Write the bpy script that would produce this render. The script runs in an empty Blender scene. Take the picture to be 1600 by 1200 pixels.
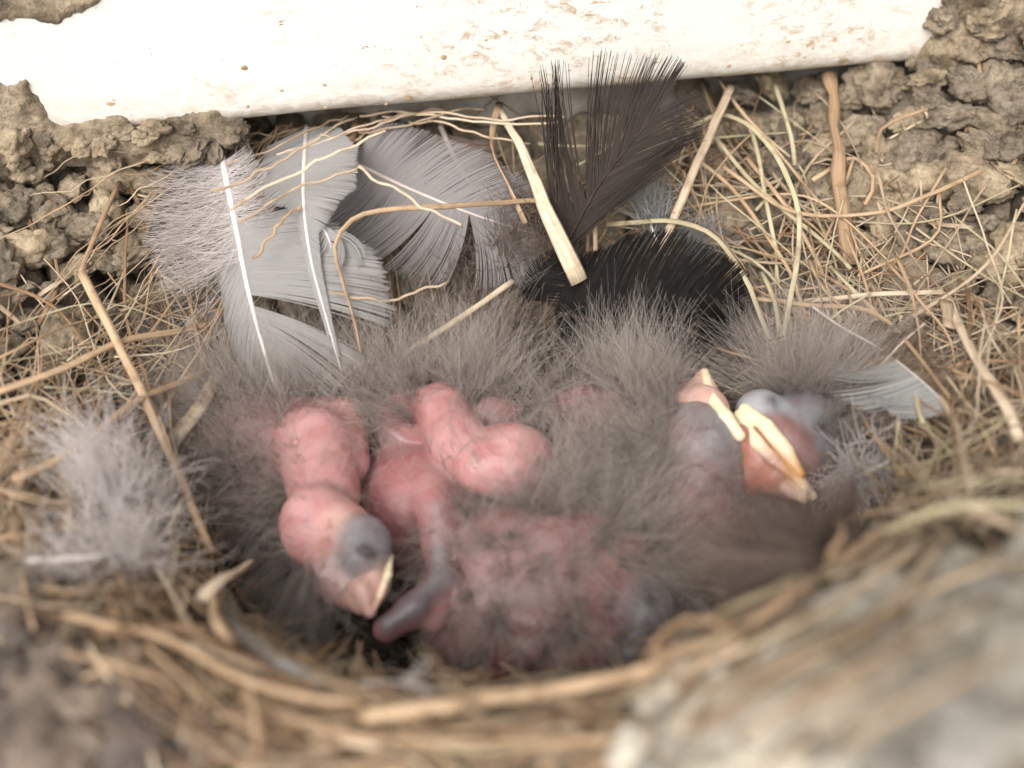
import bpy, math, random
import numpy as np
from mathutils import Vector, noise

random.seed(7); rng = np.random.default_rng(7)
S = 0.01                                   # everything is authored in centimetres, built in metres
scene = bpy.context.scene
col = scene.collection

# ------------------------------------------------------------------ camera, sky, sun, exposure
CAM = np.array([0.0, -11.0, 12.5]); PITCH = math.radians(47.0); FPX = 1715.0
FWD = np.array([0, math.cos(PITCH), -math.sin(PITCH)]); UPV = np.array([0, math.sin(PITCH), math.cos(PITCH)]); RGT = np.array([1.0, 0, 0])
cd = bpy.data.cameras.new('camera'); cam = bpy.data.objects.new('camera', cd); col.objects.link(cam)
cam.location = CAM * S; cam.rotation_euler = (math.pi/2 - PITCH, 0, 0)
cd.sensor_width = 36; cd.lens = 36 * FPX / 1600; cd.clip_start = 0.005; cd.clip_end = 50
cd.dof.use_dof = True; cd.dof.focus_distance = 0.172; cd.dof.aperture_fstop = 11.5
scene.camera = cam

SUN_EL, SUN_AZ = math.radians(46), math.radians(204)      # azimuth from +Y clockwise: from behind and left of the camera
world = bpy.data.worlds.new('World'); scene.world = world; world.use_nodes = True
nt = world.node_tree; nt.nodes.clear()
wo = nt.nodes.new('ShaderNodeOutputWorld'); bg = nt.nodes.new('ShaderNodeBackground')
sky = nt.nodes.new('ShaderNodeTexSky'); sky.sky_type = 'NISHITA'; sky.sun_disc = False
sky.sun_elevation = SUN_EL; sky.sun_rotation = SUN_AZ; sky.dust_density = 6; sky.air_density = 1.0; sky.ozone_density = 1.0
hs = nt.nodes.new('ShaderNodeHueSaturation'); hs.inputs['Saturation'].default_value = 0.25   # overcast: hardly blue
nt.links.new(sky.outputs[0], hs.inputs['Color']); nt.links.new(hs.outputs[0], bg.inputs['Color'])
bg.inputs['Strength'].default_value = 0.15
nt.links.new(bg.outputs[0], wo.inputs['Surface'])
sd = bpy.data.lights.new('sun', 'SUN'); sun = bpy.data.objects.new('sun', sd); col.objects.link(sun)
sd.energy = 1.2; sd.angle = math.radians(38); sd.color = (1.0, 0.935, 0.875)
_sv = Vector((math.sin(SUN_AZ)*math.cos(SUN_EL), math.cos(SUN_AZ)*math.cos(SUN_EL), math.sin(SUN_EL)))
sun.rotation_euler = _sv.to_track_quat('Z', 'Y').to_euler()
vs = scene.view_settings
scene.display_settings.display_device = 'sRGB'
vs.view_transform = 'Standard'; vs.look = 'None'; vs.exposure = 0.68; vs.gamma = 1.0; vs.use_curve_mapping = False
scene.cycles.use_denoising = True; scene.cycles.use_adaptive_sampling = True; scene.cycles.adaptive_threshold = 0.03; scene.cycles.use_light_tree = False
scene.cycles.max_bounces = 5; scene.cycles.diffuse_bounces = 3; scene.cycles.glossy_bounces = 2; scene.cycles.transmission_bounces = 3; scene.cycles.transparent_max_bounces = 16

# ------------------------------------------------------------------ pixel helpers (photograph 1600 x 1200 -> points in the nest, cm)
def ray(px, py):
    return FWD + (px-800)/FPX*RGT + (600-py)/FPX*UPV
def at_z(px, py, z):
    d = ray(px, py); return CAM + d*((z-CAM[2])/d[2])
def at_d(px, py, depth):
    return CAM + ray(px, py)*depth
def depth_of(p):
    return float(np.dot(np.asarray(p)-CAM, FWD))
def cm(p, rpx):
    return rpx*depth_of(p)/FPX

# board plane: runs through these two pixels of its lower edge
ZB = 2.2
_b0 = at_z(330, 205, ZB); _b1 = at_z(1450, 108, ZB)
BX = (_b1-_b0); BX[2] = 0; BX /= np.linalg.norm(BX)
BN = np.array([BX[1], -BX[0], 0.0])        # towards the camera
def on_board(px, py, off=0.0):
    d = ray(px, py); t = np.dot(_b0 + BN*off - CAM, BN)/np.dot(d, BN); return CAM + d*t

# ------------------------------------------------------------------ the nest bed: a smooth height field through these points (px, py, z)
CTRL = [(800,800,-1.9),(600,860,-1.9),(1000,850,-1.9),(1150,750,-1.4),(450,800,-1.1),(700,660,-1.2),(900,600,-1.0),(1200,650,-.9),
 (600,1000,-1.9),(740,1040,-1.9),(900,1010,-1.9),(1050,950,-1.7),(1200,845,-1.3),(420,930,-0.5),(330,760,-.3),
 (500,400,0.1),(800,400,0.1),(1100,400,0.2),(500,250,0.9),(800,230,0.9),(1100,230,0.9),(650,520,-.5),(1000,500,-.4),(450,560,-.3),
 (330,620,0.0),(200,500,0.6),(50,400,1.2),(0,250,1.7),(200,250,1.4),(50,700,1.1),(200,850,0.9),(320,930,1.0),(100,950,2.0),(50,1100,3.1),(300,1100,2.8),
 (420,1040,2.0),(540,1085,2.5),(740,1100,2.65),(950,1078,2.9),(1100,1020,3.2),(1250,920,2.9),(1340,835,2.1),
 (500,1190,2.9),(800,1190,3.1),(1000,1190,3.6),(1200,1110,4.3),(1400,1010,4.2),(1500,1150,6.2),(1590,1190,7.0),(1590,1000,5.0),
 (1400,700,0.7),(1500,600,0.9),(1590,800,2.2),(1400,500,0.5),(1590,400,1.5),(1500,250,1.6),(1380,200,1.5),(1590,120,2.6),(1300,350,.7),(1300,560,0.1)]
_cp = np.array([at_z(*c) for c in CTRL])
_far = np.array([[-14,-8,1.5],[-14,0,2],[-14,6,3],[14,6,3.5],[14,0,3.5],[14,-8,6],[0,-9.5,.5],[-7,-9,1],[7,-9.5,6.0],[0,8,1.2]])
_cp = np.vstack([_cp, _far])
def _tps(r2): return 0.5*r2*np.log(r2+1e-9)
_n = len(_cp)
_K = _tps(((_cp[:,None,:2]-_cp[None,:,:2])**2).sum(-1)) + np.eye(_n)*0.15
_Pm = np.hstack([np.ones((_n,1)), _cp[:,:2]])
_A = np.block([[_K,_Pm],[_Pm.T,np.zeros((3,3))]])
_w = np.linalg.solve(_A, np.concatenate([_cp[:,2], np.zeros(3)]))
def bed(x, y):
    x = np.asarray(x, float); y = np.asarray(y, float); sh = x.shape
    xy = np.stack([x.ravel(), y.ravel()], -1); out = np.zeros(len(xy))
    for i in range(0, len(xy), 20000):
        q = xy[i:i+20000]
        out[i:i+20000] = _tps(((q[:,None]-_cp[None,:,:2])**2).sum(-1)) @ _w[:_n] + _w[_n] + q @ _w[_n+1:]
    return out.reshape(sh)
def on_bed(px, py, off=0.0):
    d = ray(px, py); ts = np.linspace(4, 26, 160); P = CAM + d*ts[:,None]
    below = P[:,2] < bed(P[:,0], P[:,1]) + off
    i = int(np.argmax(below)) if below.any() else 130
    lo, hi = ts[max(i-1,0)], ts[i]
    P = CAM + d*np.linspace(lo, hi, 12)[:,None]
    b = P[:,2] < bed(P[:,0], P[:,1]) + off
    return P[int(np.argmax(b))] if b.any() else P[-1]

# ------------------------------------------------------------------ object helpers
ORG = {}
def _link(o, origin, parent):
    col.objects.link(o); ORG[o] = np.asarray(origin, float)
    if parent is not None:
        o.parent = parent; o.location = (ORG[o]-ORG[parent])*S
    else:
        o.location = ORG[o]*S
def tag(o, label=None, cat=None, group=None, kind=None):
    if label: o['label'] = label
    if cat: o['category'] = cat
    if group: o['group'] = group
    if kind: o['kind'] = kind
    return o
def thing(name, origin, label, cat, group=None):
    o = bpy.data.objects.new(name, None); o.empty_display_size = 0.003
    _link(o, origin, None); return tag(o, label, cat, group)
def mesh_obj(name, V, F, mat, parent=None, smooth=True, attrs=None, colors=None):
    V = np.asarray(V, float)
    org = np.array([(V[:,0].min()+V[:,0].max())/2, (V[:,1].min()+V[:,1].max())/2, V[:,2].min()])
    me = bpy.data.meshes.new(name)
    if isinstance(F, np.ndarray):
        k = F.shape[1]
        me.vertices.add(len(V)); me.vertices.foreach_set('co', ((V-org)*S).astype(np.float32).ravel())
        me.loops.add(F.size); me.loops.foreach_set('vertex_index', F.astype(np.int32).ravel())
        me.polygons.add(len(F)); me.polygons.foreach_set('loop_start', np.arange(0, F.size, k, dtype=np.int32))
        me.update(calc_edges=True)
    else:
        me.from_pydata([tuple(v) for v in (V-org)*S], [], F)
    if smooth: me.polygons.foreach_set('use_smooth', np.ones(len(me.polygons), bool))
    for an, arr in (attrs or {}).items():
        a = me.attributes.new(an, 'FLOAT', 'POINT'); a.data.foreach_set('value', np.asarray(arr, np.float32))
    if colors is not None:
        a = me.attributes.new('tone', 'FLOAT_COLOR', 'POINT')
        c = np.ones((len(V),4), np.float32); c[:,:3] = colors; a.data.foreach_set('color', c.ravel())
    me.materials.append(mat)
    o = bpy.data.objects.new(name, me); _link(o, org, parent); return o
def hair_obj(name, strands, r0, r1, mat, parent, shape=1.0):
    """strands: (k, n, 3) in cm; r0, r1 root and tip radius in cm"""
    st = np.asarray(strands, float); k, n, _ = st.shape
    org = st[:,0].mean(0)
    hc = bpy.data.hair_curves.new(name); hc.add_curves([n]*k)
    hc.points.foreach_set('position', ((st-org)*S).astype(np.float32).ravel())
    t = np.linspace(0, 1, n)**shape
    rr = (np.asarray(r0).reshape(-1,1)*(1-t) + np.asarray(r1).reshape(-1,1)*t) * np.ones((k,1))
    hc.points.foreach_set('radius', (rr*S).astype(np.float32).ravel())
    hc.materials.append(mat)
    o = bpy.data.objects.new(name, hc); _link(o, org, parent); return o

# ------------------------------------------------------------------ materials
def new_mat(name):
    m = bpy.data.materials.new(name); m.use_nodes = True; t = m.node_tree; t.nodes.clear()
    out = t.nodes.new('ShaderNodeOutputMaterial'); return m, t, out
def nd(t, kind, **kw):
    n = t.nodes.new(kind)
    for k, v in kw.items():
        if k.startswith('i_'): n.inputs[k[2:].replace('_',' ')].default_value = v
        else: setattr(n, k, v)
    return n
def ramp(t, stops, interp='LINEAR'):
    r = t.nodes.new('ShaderNodeValToRGB'); cr = r.color_ramp; cr.interpolation = interp
    while len(cr.elements) < len(stops): cr.elements.new(0.5)
    for e, (p, c) in zip(cr.elements, stops):
        e.position = p; e.color = (*c, 1) if len(c) == 3 else c
    return r
def mixc(t, fac, a, b, mode='MIX'):
    m = t.nodes.new('ShaderNodeMix'); m.data_type = 'RGBA'; m.blend_type = mode
    for sock, v in ((m.inputs[0], fac), (m.inputs[6], a), (m.inputs[7], b)):
        if hasattr(v, 'is_output'): t.links.new(v, sock)
        elif isinstance(v, (int, float)): sock.default_value = v
        else: sock.default_value = (*v, 1)
    return m.outputs[2]
def noise_tex(t, vec, scale, detail=6, rough=.6, dist=0):
    n = nd(t, 'ShaderNodeTexNoise', i_Scale=scale, i_Detail=detail, i_Roughness=rough, i_Distortion=dist)
    if vec is not None: t.links.new(vec, n.inputs['Vector'])
    return n
def geo_pos(t):
    return t.nodes.new('ShaderNodeNewGeometry').outputs['Position']
def bump(t, h, strength, dist, prev=None):
    b = nd(t, 'ShaderNodeBump', i_Strength=strength, i_Distance=dist); t.links.new(h, b.inputs['Height'])
    if prev is not None: t.links.new(prev, b.inputs['Normal'])
    return b.outputs[0]

def mat_mud(name, c_dark, c_mid, c_light):
    m, t, out = new_mat(name); p = geo_pos(t)
    b = nd(t, 'ShaderNodeBsdfPrincipled', i_Roughness=0.95); b.inputs['Specular IOR Level'].default_value = 0.15
    n1 = noise_tex(t, p, 160, 8, .65); n2 = noise_tex(t, p, 900, 6, .7); n3 = noise_tex(t, p, 3500, 3, .6)
    r = ramp(t, [(.28, c_dark), (.5, c_mid), (.74, c_light)]); t.links.new(n1.outputs[0], r.inputs[0])
    r2 = ramp(t, [(.3, (.45,.44,.43)), (.5, (1,1,1)), (.75, (1.3,1.27,1.2))]); t.links.new(n2.outputs[0], r2.inputs[0])
    c = mixc(t, 1.0, r.outputs[0], r2.outputs[0], 'MULTIPLY')
    oi = t.nodes.new('ShaderNodeObjectInfo'); ro = ramp(t, [(0,(.78,.77,.79)),(.5,(1,.97,.93)),(1,(1.42,1.35,1.23))]); t.links.new(oi.outputs['Random'], ro.inputs[0])
    c = mixc(t, 1.0, c, ro.outputs[0], 'MULTIPLY')
    t.links.new(c, b.inputs['Base Color'])
    nb = bump(t, n2.outputs[0], .9, .0012); nb = bump(t, n3.outputs[0], .7, .0003, nb); t.links.new(nb, b.inputs['Normal'])
    t.links.new(b.outputs[0], out.inputs[0]); return m
M_MUD = mat_mud('dry_mud', (.10,.083,.065), (.295,.246,.183), (.47,.405,.31))
M_MUD_PALE = mat_mud('pale_skylit_mud', (.48,.45,.39), (.60,.575,.51), (.70,.68,.62))  # pale dried mud, with the near right corner's skylight put into its colour

def mat_straw(name, dark, mid, light, rough=.55):
    m, t, out = new_mat(name)
    b = nd(t, 'ShaderNodeBsdfPrincipled', i_Roughness=rough); b.inputs['Specular IOR Level'].default_value = 0.3
    al = nd(t, 'ShaderNodeAttribute', attribute_name='along'); ar = nd(t, 'ShaderNodeAttribute', attribute_name='around')
    oi = t.nodes.new('ShaderNodeObjectInfo')
    cx = t.nodes.new('ShaderNodeCombineXYZ')
    ml = nd(t, 'ShaderNodeMath', operation='MULTIPLY'); t.links.new(al.outputs['Fac'], ml.inputs[0]); ml.inputs[1].default_value = 1.2
    mr = nd(t, 'ShaderNodeMath', operation='MULTIPLY'); t.links.new(ar.outputs['Fac'], mr.inputs[0]); mr.inputs[1].default_value = 9
    mo = nd(t, 'ShaderNodeMath', operation='MULTIPLY'); t.links.new(oi.outputs['Random'], mo.inputs[0]); mo.inputs[1].default_value = 57
    for s, d in ((ml,0),(mr,1),(mo,2)): t.links.new(s.outputs[0], cx.inputs[d])
    n1 = noise_tex(t, cx.outputs[0], 1.0, 5, .6); n2 = noise_tex(t, geo_pos(t), 260, 5, .6)
    r = ramp(t, [(.25, dark), (.5, mid), (.75, light)]); t.links.new(n1.outputs[0], r.inputs[0])
    r2 = ramp(t, [(.3,(.5,.44,.38)), (.48,(1,1,1))]); t.links.new(n2.outputs[0], r2.inputs[0])
    c = mixc(t, .8, r.outputs[0], r2.outputs[0], 'MULTIPLY')
    ro = ramp(t, [(0,(.55,.5,.45)),(.5,(.95,.93,.9)),(1,(1.12,1.12,1.1))]); t.links.new(oi.outputs['Random'], ro.inputs[0])
    c = mixc(t, 1.0, c, ro.outputs[0], 'MULTIPLY'); t.links.new(c, b.inputs['Base Color'])
    t.links.new(bump(t, n1.outputs[0], .5, .0002), b.inputs['Normal'])
    t.links.new(b.outputs[0], out.inputs[0]); return m
M_STRAW = mat_straw('straw_tan', (.20,.13,.082), (.405,.285,.18), (.56,.42,.285))
M_PALE = mat_straw('straw_pale', (.31,.23,.16), (.50,.402,.295), (.64,.54,.42))
M_BROWN = mat_straw('straw_brown', (.12,.07,.04), (.25,.155,.09), (.38,.26,.155))
M_GREEN = mat_straw('straw_greenish', (.24,.205,.125), (.41,.36,.235), (.55,.50,.36))

def mat_fibre(name, root, tip, translucent=.35, rough=.6, spec=.2, band=None, var=(.75,1.2)):
    """hair and barbs: pigment from root to tip, part of the light passing through"""
    m, t, out = new_mat(name)
    hi = t.nodes.new('ShaderNodeHairInfo')
    r = ramp(t, [(0, root), (1, tip)]); t.links.new(hi.outputs['Intercept'], r.inputs[0])
    rv = ramp(t, [(0,(var[0],)*3),(1,(var[1],)*3)]); t.links.new(hi.outputs['Random'], rv.inputs[0])
    c = mixc(t, 1.0, r.outputs[0], rv.outputs[0], 'MULTIPLY')
    if band:
        n = noise_tex(t, geo_pos(t), band[0], 3, .5); rb = ramp(t, [(.42, band[1]), (.58, (1,1,1))]); t.links.new(n.outputs[0], rb.inputs[0])
        c = mixc(t, 1.0, c, rb.outputs[0], 'MULTIPLY')
    b = nd(t, 'ShaderNodeBsdfPrincipled', i_Roughness=rough); b.inputs['Specular IOR Level'].default_value = spec
    tr = t.nodes.new('ShaderNodeBsdfTranslucent'); mx = t.nodes.new('ShaderNodeMixShader'); mx.inputs[0].default_value = translucent
    t.links.new(c, b.inputs['Base Color']); t.links.new(c, tr.inputs['Color'])
    t.links.new(b.outputs[0], mx.inputs[1]); t.links.new(tr.outputs[0], mx.inputs[2]); t.links.new(mx.outputs[0], out.inputs[0]); return m
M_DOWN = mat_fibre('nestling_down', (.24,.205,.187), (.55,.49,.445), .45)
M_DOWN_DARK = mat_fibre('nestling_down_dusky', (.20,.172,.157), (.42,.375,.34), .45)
M_VANE_GREY = mat_fibre('grey_vane', (.43,.415,.405), (.40,.385,.375), .45, var=(.93,1.06))
M_VANE_LILAC = mat_fibre('lilac_grey_vane', (.39,.365,.36), (.35,.328,.322), .45, var=(.92,1.06))
M_FLUFF_WHITE = mat_fibre('pale_feather_fluff', (.66,.615,.60), (.62,.575,.56), .5)
M_VANE_DARK = mat_fibre('dark_brown_vane', (.045,.034,.028), (.032,.025,.021), .25)
M_VANE_BLACK = mat_fibre('black_vane', (.009,.0075,.0065), (.007,.006,.0055), .1, .5, .12)
M_VANE_BROWN = mat_fibre('brown_banded_vane', (.20,.155,.11), (.15,.11,.08), .25, band=(420,(.55,.5,.45)))
M_BROWN_DOWN = mat_fibre('brown_down', (.16,.12,.10), (.22,.17,.145), .35)
M_VANE_PALE = mat_fibre('pale_blue_grey_vane', (.33,.33,.32), (.29,.29,.28), .35)

def mat_simple(name, c0, c1, scale, rough=.5, spec=.4, bs=.3):
    m, t, out = new_mat(name)
    b = nd(t, 'ShaderNodeBsdfPrincipled', i_Roughness=rough); b.inputs['Specular IOR Level'].default_value = spec
    n = noise_tex(t, geo_pos(t), scale, 5, .6); r = ramp(t, [(.35, c0), (.65, c1)]); t.links.new(n.outputs[0], r.inputs[0])
    t.links.new(r.outputs[0], b.inputs['Base Color']); t.links.new(bump(t, n.outputs[0], bs, .0002), b.inputs['Normal'])
    t.links.new(b.outputs[0], out.inputs[0]); return m
M_QUILL = mat_simple('white_quill', (.52,.48,.45), (.68,.64,.60), 300)
M_QUILL_DARK = mat_simple('dark_quill', (.02,.014,.011), (.04,.03,.024), 300, .5, .15)
M_QUILL_PINK = mat_simple('horn_quill', (.48,.40,.36), (.60,.52,.47), 300)

def mat_skin():
    m, t, out = new_mat('nestling_skin'); p = geo_pos(t)
    b = nd(t, 'ShaderNodeBsdfPrincipled', i_Roughness=.42); b.inputs['Specular IOR Level'].default_value = .45
    at = nd(t, 'ShaderNodeAttribute', attribute_name='tone')
    n1 = noise_tex(t, p, 260, 4, .5, .5); n2 = noise_tex(t, p, 1500, 4, .6); 
    r = ramp(t, [(.28,(.80,.60,.60)),(.45,(.95,.87,.87)),(.58,(1,1,1)),(.75,(1.06,1.08,1.07))]); t.links.new(n1.outputs[0], r.inputs[0])
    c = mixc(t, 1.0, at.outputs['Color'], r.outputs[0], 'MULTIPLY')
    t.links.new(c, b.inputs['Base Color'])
    b.inputs['Subsurface Weight'].default_value = .6; b.inputs['Subsurface Radius'].default_value = (1.0,.35,.22); b.inputs['Subsurface Scale'].default_value = .0018
    v = nd(t, 'ShaderNodeTexVoronoi', i_Scale=1300); t.links.new(p, v.inputs['Vector'])
    nb = bump(t, n1.outputs[0], .15, .0008); nb = bump(t, v.outputs['Distance'], .10, .0003, nb); nb = bump(t, n2.outputs[0], .18, .0002, nb)
    t.links.new(nb, b.inputs['Normal']); t.links.new(b.outputs[0], out.inputs[0]); return m
M_SKIN = mat_skin()
def mat_beak():
    m, t, out = new_mat('soft_beak'); p = geo_pos(t)
    b = nd(t, 'ShaderNodeBsdfPrincipled', i_Roughness=.38); b.inputs['Specular IOR Level'].default_value = .45
    at = nd(t, 'ShaderNodeAttribute', attribute_name='tone'); n1 = noise_tex(t, p, 500, 4, .6)
    r = ramp(t, [(.3,(.85,.8,.75)),(.6,(1,1,1))]); t.links.new(n1.outputs[0], r.inputs[0])
    t.links.new(mixc(t, 1.0, at.outputs['Color'], r.outputs[0], 'MULTIPLY'), b.inputs['Base Color'])
    b.inputs['Subsurface Weight'].default_value = .3; b.inputs['Subsurface Radius'].default_value = (1,.6,.3); b.inputs['Subsurface Scale'].default_value = .0008
    t.links.new(bump(t, n1.outputs[0], .2, .0003), b.inputs['Normal']); t.links.new(b.outputs[0], out.inputs[0]); return m
M_BEAK = mat_beak()

def mat_board():
    m, t, out = new_mat('dirty_white_paint'); p = geo_pos(t)
    b = nd(t, 'ShaderNodeBsdfPrincipled', i_Roughness=.55); b.inputs['Specular IOR Level'].default_value = .3
    mp = nd(t, 'ShaderNodeMapping'); t.links.new(p, mp.inputs['Vector']); mp.inputs['Scale'].default_value = (.8,.8,1.35); mp.inputs['Rotation'].default_value = (0,math.radians(5),0)
    n1 = noise_tex(t, mp.outputs[0], 330, 9, .78, .5); n2 = noise_tex(t, p, 42, 4, .55); n3 = noise_tex(t, mp.outputs[0], 620, 6, .7, 1.0)
    # stains: fine brown wear where both the large and the small pattern agree
    r1 = ramp(t, [(.52,(0,0,0)),(.62,(1,1,1))]); t.links.new(n1.outputs[0], r1.inputs[0])
    sx0 = nd(t, 'ShaderNodeSeparateXYZ'); t.links.new(p, sx0.inputs[0])
    mx0 = nd(t, 'ShaderNodeMapRange'); t.links.new(sx0.outputs['X'], mx0.inputs[0]); mx0.inputs[1].default_value = -.07; mx0.inputs[2].default_value = .02; mx0.inputs[3].default_value = -.10; mx0.inputs[4].default_value = .07
    ad = nd(t, 'ShaderNodeMath', operation='ADD'); t.links.new(n2.outputs[0], ad.inputs[0]); t.links.new(mx0.outputs[0], ad.inputs[1])
    r2 = ramp(t, [(.46,(0,0,0)),(.66,(1,1,1))]); t.links.new(ad.outputs[0], r2.inputs[0])
    st = mixc(t, 1.0, r1.outputs[0], r2.outputs[0], 'MULTIPLY')
    sx = nd(t, 'ShaderNodeSeparateXYZ'); t.links.new(p, sx.inputs[0])
    mr = nd(t, 'ShaderNodeMapRange'); t.links.new(sx.outputs['Z'], mr.inputs[0]); mr.inputs[1].default_value = (ZB+.9)*S; mr.inputs[2].default_value = (ZB-.05)*S
    n4 = noise_tex(t, mp.outputs[0], 420, 7, .75, .5); r4 = ramp(t, [(.40,(0,0,0)),(.66,(1,1,1))]); t.links.new(n4.outputs[0], r4.inputs[0])
    st2 = mixc(t, 1.0, r4.outputs[0], mr.outputs[0], 'MULTIPLY'); st = mixc(t, 1.0, st, st2, 'ADD')
    c = mixc(t, st, (.74,.715,.665), (.40,.275,.155))
    r3 = ramp(t, [(.655,(0,0,0)),(.69,(1,1,1))]); t.links.new(n3.outputs[0], r3.inputs[0])
    c = mixc(t, r3.outputs[0], c, (.30,.20,.12))
    t.links.new(c, b.inputs['Base Color'])
    nb = bump(t, n1.outputs[0], .25, .0006); t.links.new(nb, b.inputs['Normal']); t.links.new(b.outputs[0], out.inputs[0]); return m
M_BOARD = mat_board()
M_WALL = mat_simple('old_plaster', (.16,.13,.10), (.62,.58,.50), 70, .9, .1, .8)

# ------------------------------------------------------------------ the setting: wall behind, painted board above
def slab(origin, ux, un, x0, x1, n0, n1, z0, z1, rad, segs, mat, name, parent=None):
    """long prism along ux with rounded profile in (un, z)"""
    prof = []
    for cx, cz, a0 in ((n1-rad, z0+rad, -90), (n1-rad, z1-rad, 0), (n0+rad, z1-rad, 90), (n0+rad, z0+rad, 180)):
        for k in range(segs+1):
            a = math.radians(a0 + 90*k/segs); prof.append((cx+rad*math.cos(a), cz+rad*math.sin(a)))
    xs = np.linspace(x0, x1, 80); V = []; F = []; np_ = len(prof)
    for x in xs:
        for (n, z) in prof:
            w = 0.03*noise.noise(Vector((x*.5, z*.7, n)))
            V.append(origin + ux*x + un*(n+w) + np.array([0,0,z + .035*noise.noise(Vector((x*.4, 3.1, z*.1)))]))
    for i in range(len(xs)-1):
        for j in range(np_):
            F.append((i*np_+j, i*np_+(j+1)%np_, (i+1)*np_+(j+1)%np_, (i+1)*np_+j))
    F.append(tuple(range(np_))[::-1]); F.append(tuple((len(xs)-1)*np_+j for j in range(np_)))
    return mesh_obj(name, V, F, mat, parent)
O2 = np.array([_b0[0], _b0[1], 0.0])
wall = slab(O2, BX, BN, -40, 60, -6, -1.9, -30, 30, .2, 2, M_WALL, 'wall'); tag(wall, 'old plaster wall behind the nest', kind='structure')
board = slab(O2, BX, BN, -30, 13.3, -1.88, 0, ZB, 16, .45, 6, M_BOARD, 'painted_board')
tag(board, 'white painted board with brown stains running above the nest', 'board')

# ------------------------------------------------------------------ the nest: mud body, pellets
nest = thing('bird_nest', (0,-1,-3), 'mud and straw bird nest built against the wall under the white board', 'nest')
def worley(x, y, cell, seed):
    ix = np.floor(x/cell).astype(int); iy = np.floor(y/cell).astype(int); f = np.full(x.shape, 9e9); g = np.full(x.shape, 9e9); hh = np.zeros(x.shape)
    for dx in (-1,0,1):
        for dy in (-1,0,1):
            cx = ix+dx; cy = iy+dy
            h = np.sin(cx*127.1+cy*311.7+seed)*43758.5453; h1 = h-np.floor(h)
            h = np.sin(cx*269.5+cy*183.3+seed)*43758.5453; h2 = h-np.floor(h)
            d = np.hypot((cx+h1)*cell-x, (cy+h2)*cell-y)
            new = d < f; g = np.where(new, f, np.minimum(g, d)); hh = np.where(new, h1*7.3 % 1, hh); f = np.minimum(f, d)
    return f, g, hh
def fbm(x, y, z, sc, octs=3):
    return np.array([noise.fractal(Vector((a*sc, b*sc, c*sc)), 1.0, 2.0, octs) for a, b, c in zip(x, y, z)])
gx = np.arange(-13, 13.01, .065); gy = np.arange(-9, 6.6, .065)
X, Y = np.meshgrid(gx, gy); Z = bed(X, Y)
warp = .25*np.sin(X*2.3+Y*1.7)+.18*np.sin(Y*3.9-X*1.3)
f1, g1, h1 = worley(X+warp, Y-warp*.7, .95, 3.0); f2, g2, h2 = worley(X-warp, Y+warp, .42, 9.0)
dome = np.sqrt(np.clip(1-(f1/.78)**2, 0, 1)); gap = np.clip((g1-f1)/.16, 0, 1)
Z = Z + .42*dome*(0.5+.7*h1) - .6*(1-gap) + .10*np.sqrt(np.clip(1-(f2/.36)**2,0,1)) - .52
V = np.stack([X, Y, Z], -1).reshape(-1,3)
fb = fbm(V[::1,0], V[::1,1], V[::1,2], 2.6, 4); V[:,2] += .10*fb
nx, ny = len(gx), len(gy)
idx = np.arange(nx*ny).reshape(ny, nx)
F = np.stack([idx[:-1,:-1], idx[:-1,1:], idx[1:,1:], idx[1:,:-1]], -1).reshape(-1,4)
# skirt: the outside of the nest drops away below the rim
edge = np.concatenate([idx[0,:], idx[1:,-1], idx[-1,-2::-1], idx[-2:0:-1,0]])
low = V[edge].copy(); low[:,2] = -9; low[:,0] *= .8; low[:,1] = low[:,1]*.75+1
nb = len(V); V = np.vstack([V, low]); m_ = len(edge); a = np.arange(m_); b_ = (a+1) % m_
F = np.vstack([F, np.stack([edge[a], nb+a, nb+b_, edge[b_]], -1)])
mesh_obj('mud_body', V, F, M_MUD, nest)

# pellet shapes shared between pellets
import bmesh
def pellet_mesh(k, sub):
    bm = bmesh.new(); bmesh.ops.create_icosphere(bm, subdivisions=sub, radius=1.0)
    off = Vector((k*7.1, k*3.3, k*1.9)); sx = .8+.5*random.random(); sz = .6+.35*random.random()
    for v in bm.verts:
        n = v.co.normalized()
        r = 1 + .36*noise.noise(n*1.15+off) + .24*noise.noise(n*2.5+off) + .15*noise.noise(n*5.5+off) + .09*noise.noise(n*12+off)
        d = noise.voronoi(n*1.9+off)[0]; r += .30*min(d[1]-d[0], .5)-.12
        v.co = Vector((n.x*r*sx, n.y*r, n.z*r*sz))
    me = bpy.data.meshes.new('mud_pellet'); 
    for v in bm.verts: v.co *= S
    bm.to_mesh(me); bm.free(); me.materials.append(M_MUD)
    me.polygons.foreach_set('use_smooth', np.ones(len(me.polygons), bool)); return me
PEL = [pellet_mesh(k, 4) for k in range(10)]
PEL_LOW = [pellet_mesh(k+20, 3) for k in range(6)]
PEL_PALE = [pellet_mesh(k+40, 3) for k in range(6)]
for me in PEL_PALE: me.materials[0] = M_MUD_PALE
M_MUD_DARK = mat_mud('dark_brown_mud', (.10,.083,.072), (.20,.165,.143), (.31,.265,.228))  # darker brown mix for the near left pellets
for me in PEL_LOW: me.materials[0] = M_MUD_DARK
def pellet(p, r, low=False):
    o = bpy.data.objects.new('mud_pellet', random.choice((PEL, PEL_LOW, PEL_PALE)[int(low)]))
    _link(o, p, nest); o.scale = (r*random.uniform(.8,1.3), r*random.uniform(.8,1.2), r*random.uniform(.7,1.1))
    o.rotation_euler = (random.uniform(-.6,.6), random.uniform(-.6,.6), random.uniform(0,6.3)); return o
def in_poly(x, y, poly):
    c = False; j = len(poly)-1
    for i in range(len(poly)):
        if (poly[i][1] > y) != (poly[j][1] > y) and x < (poly[j][0]-poly[i][0])*(y-poly[i][1])/(poly[j][1]-poly[i][1]+1e-9)+poly[i][0]: c = not c
        j = i
    return c
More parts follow.
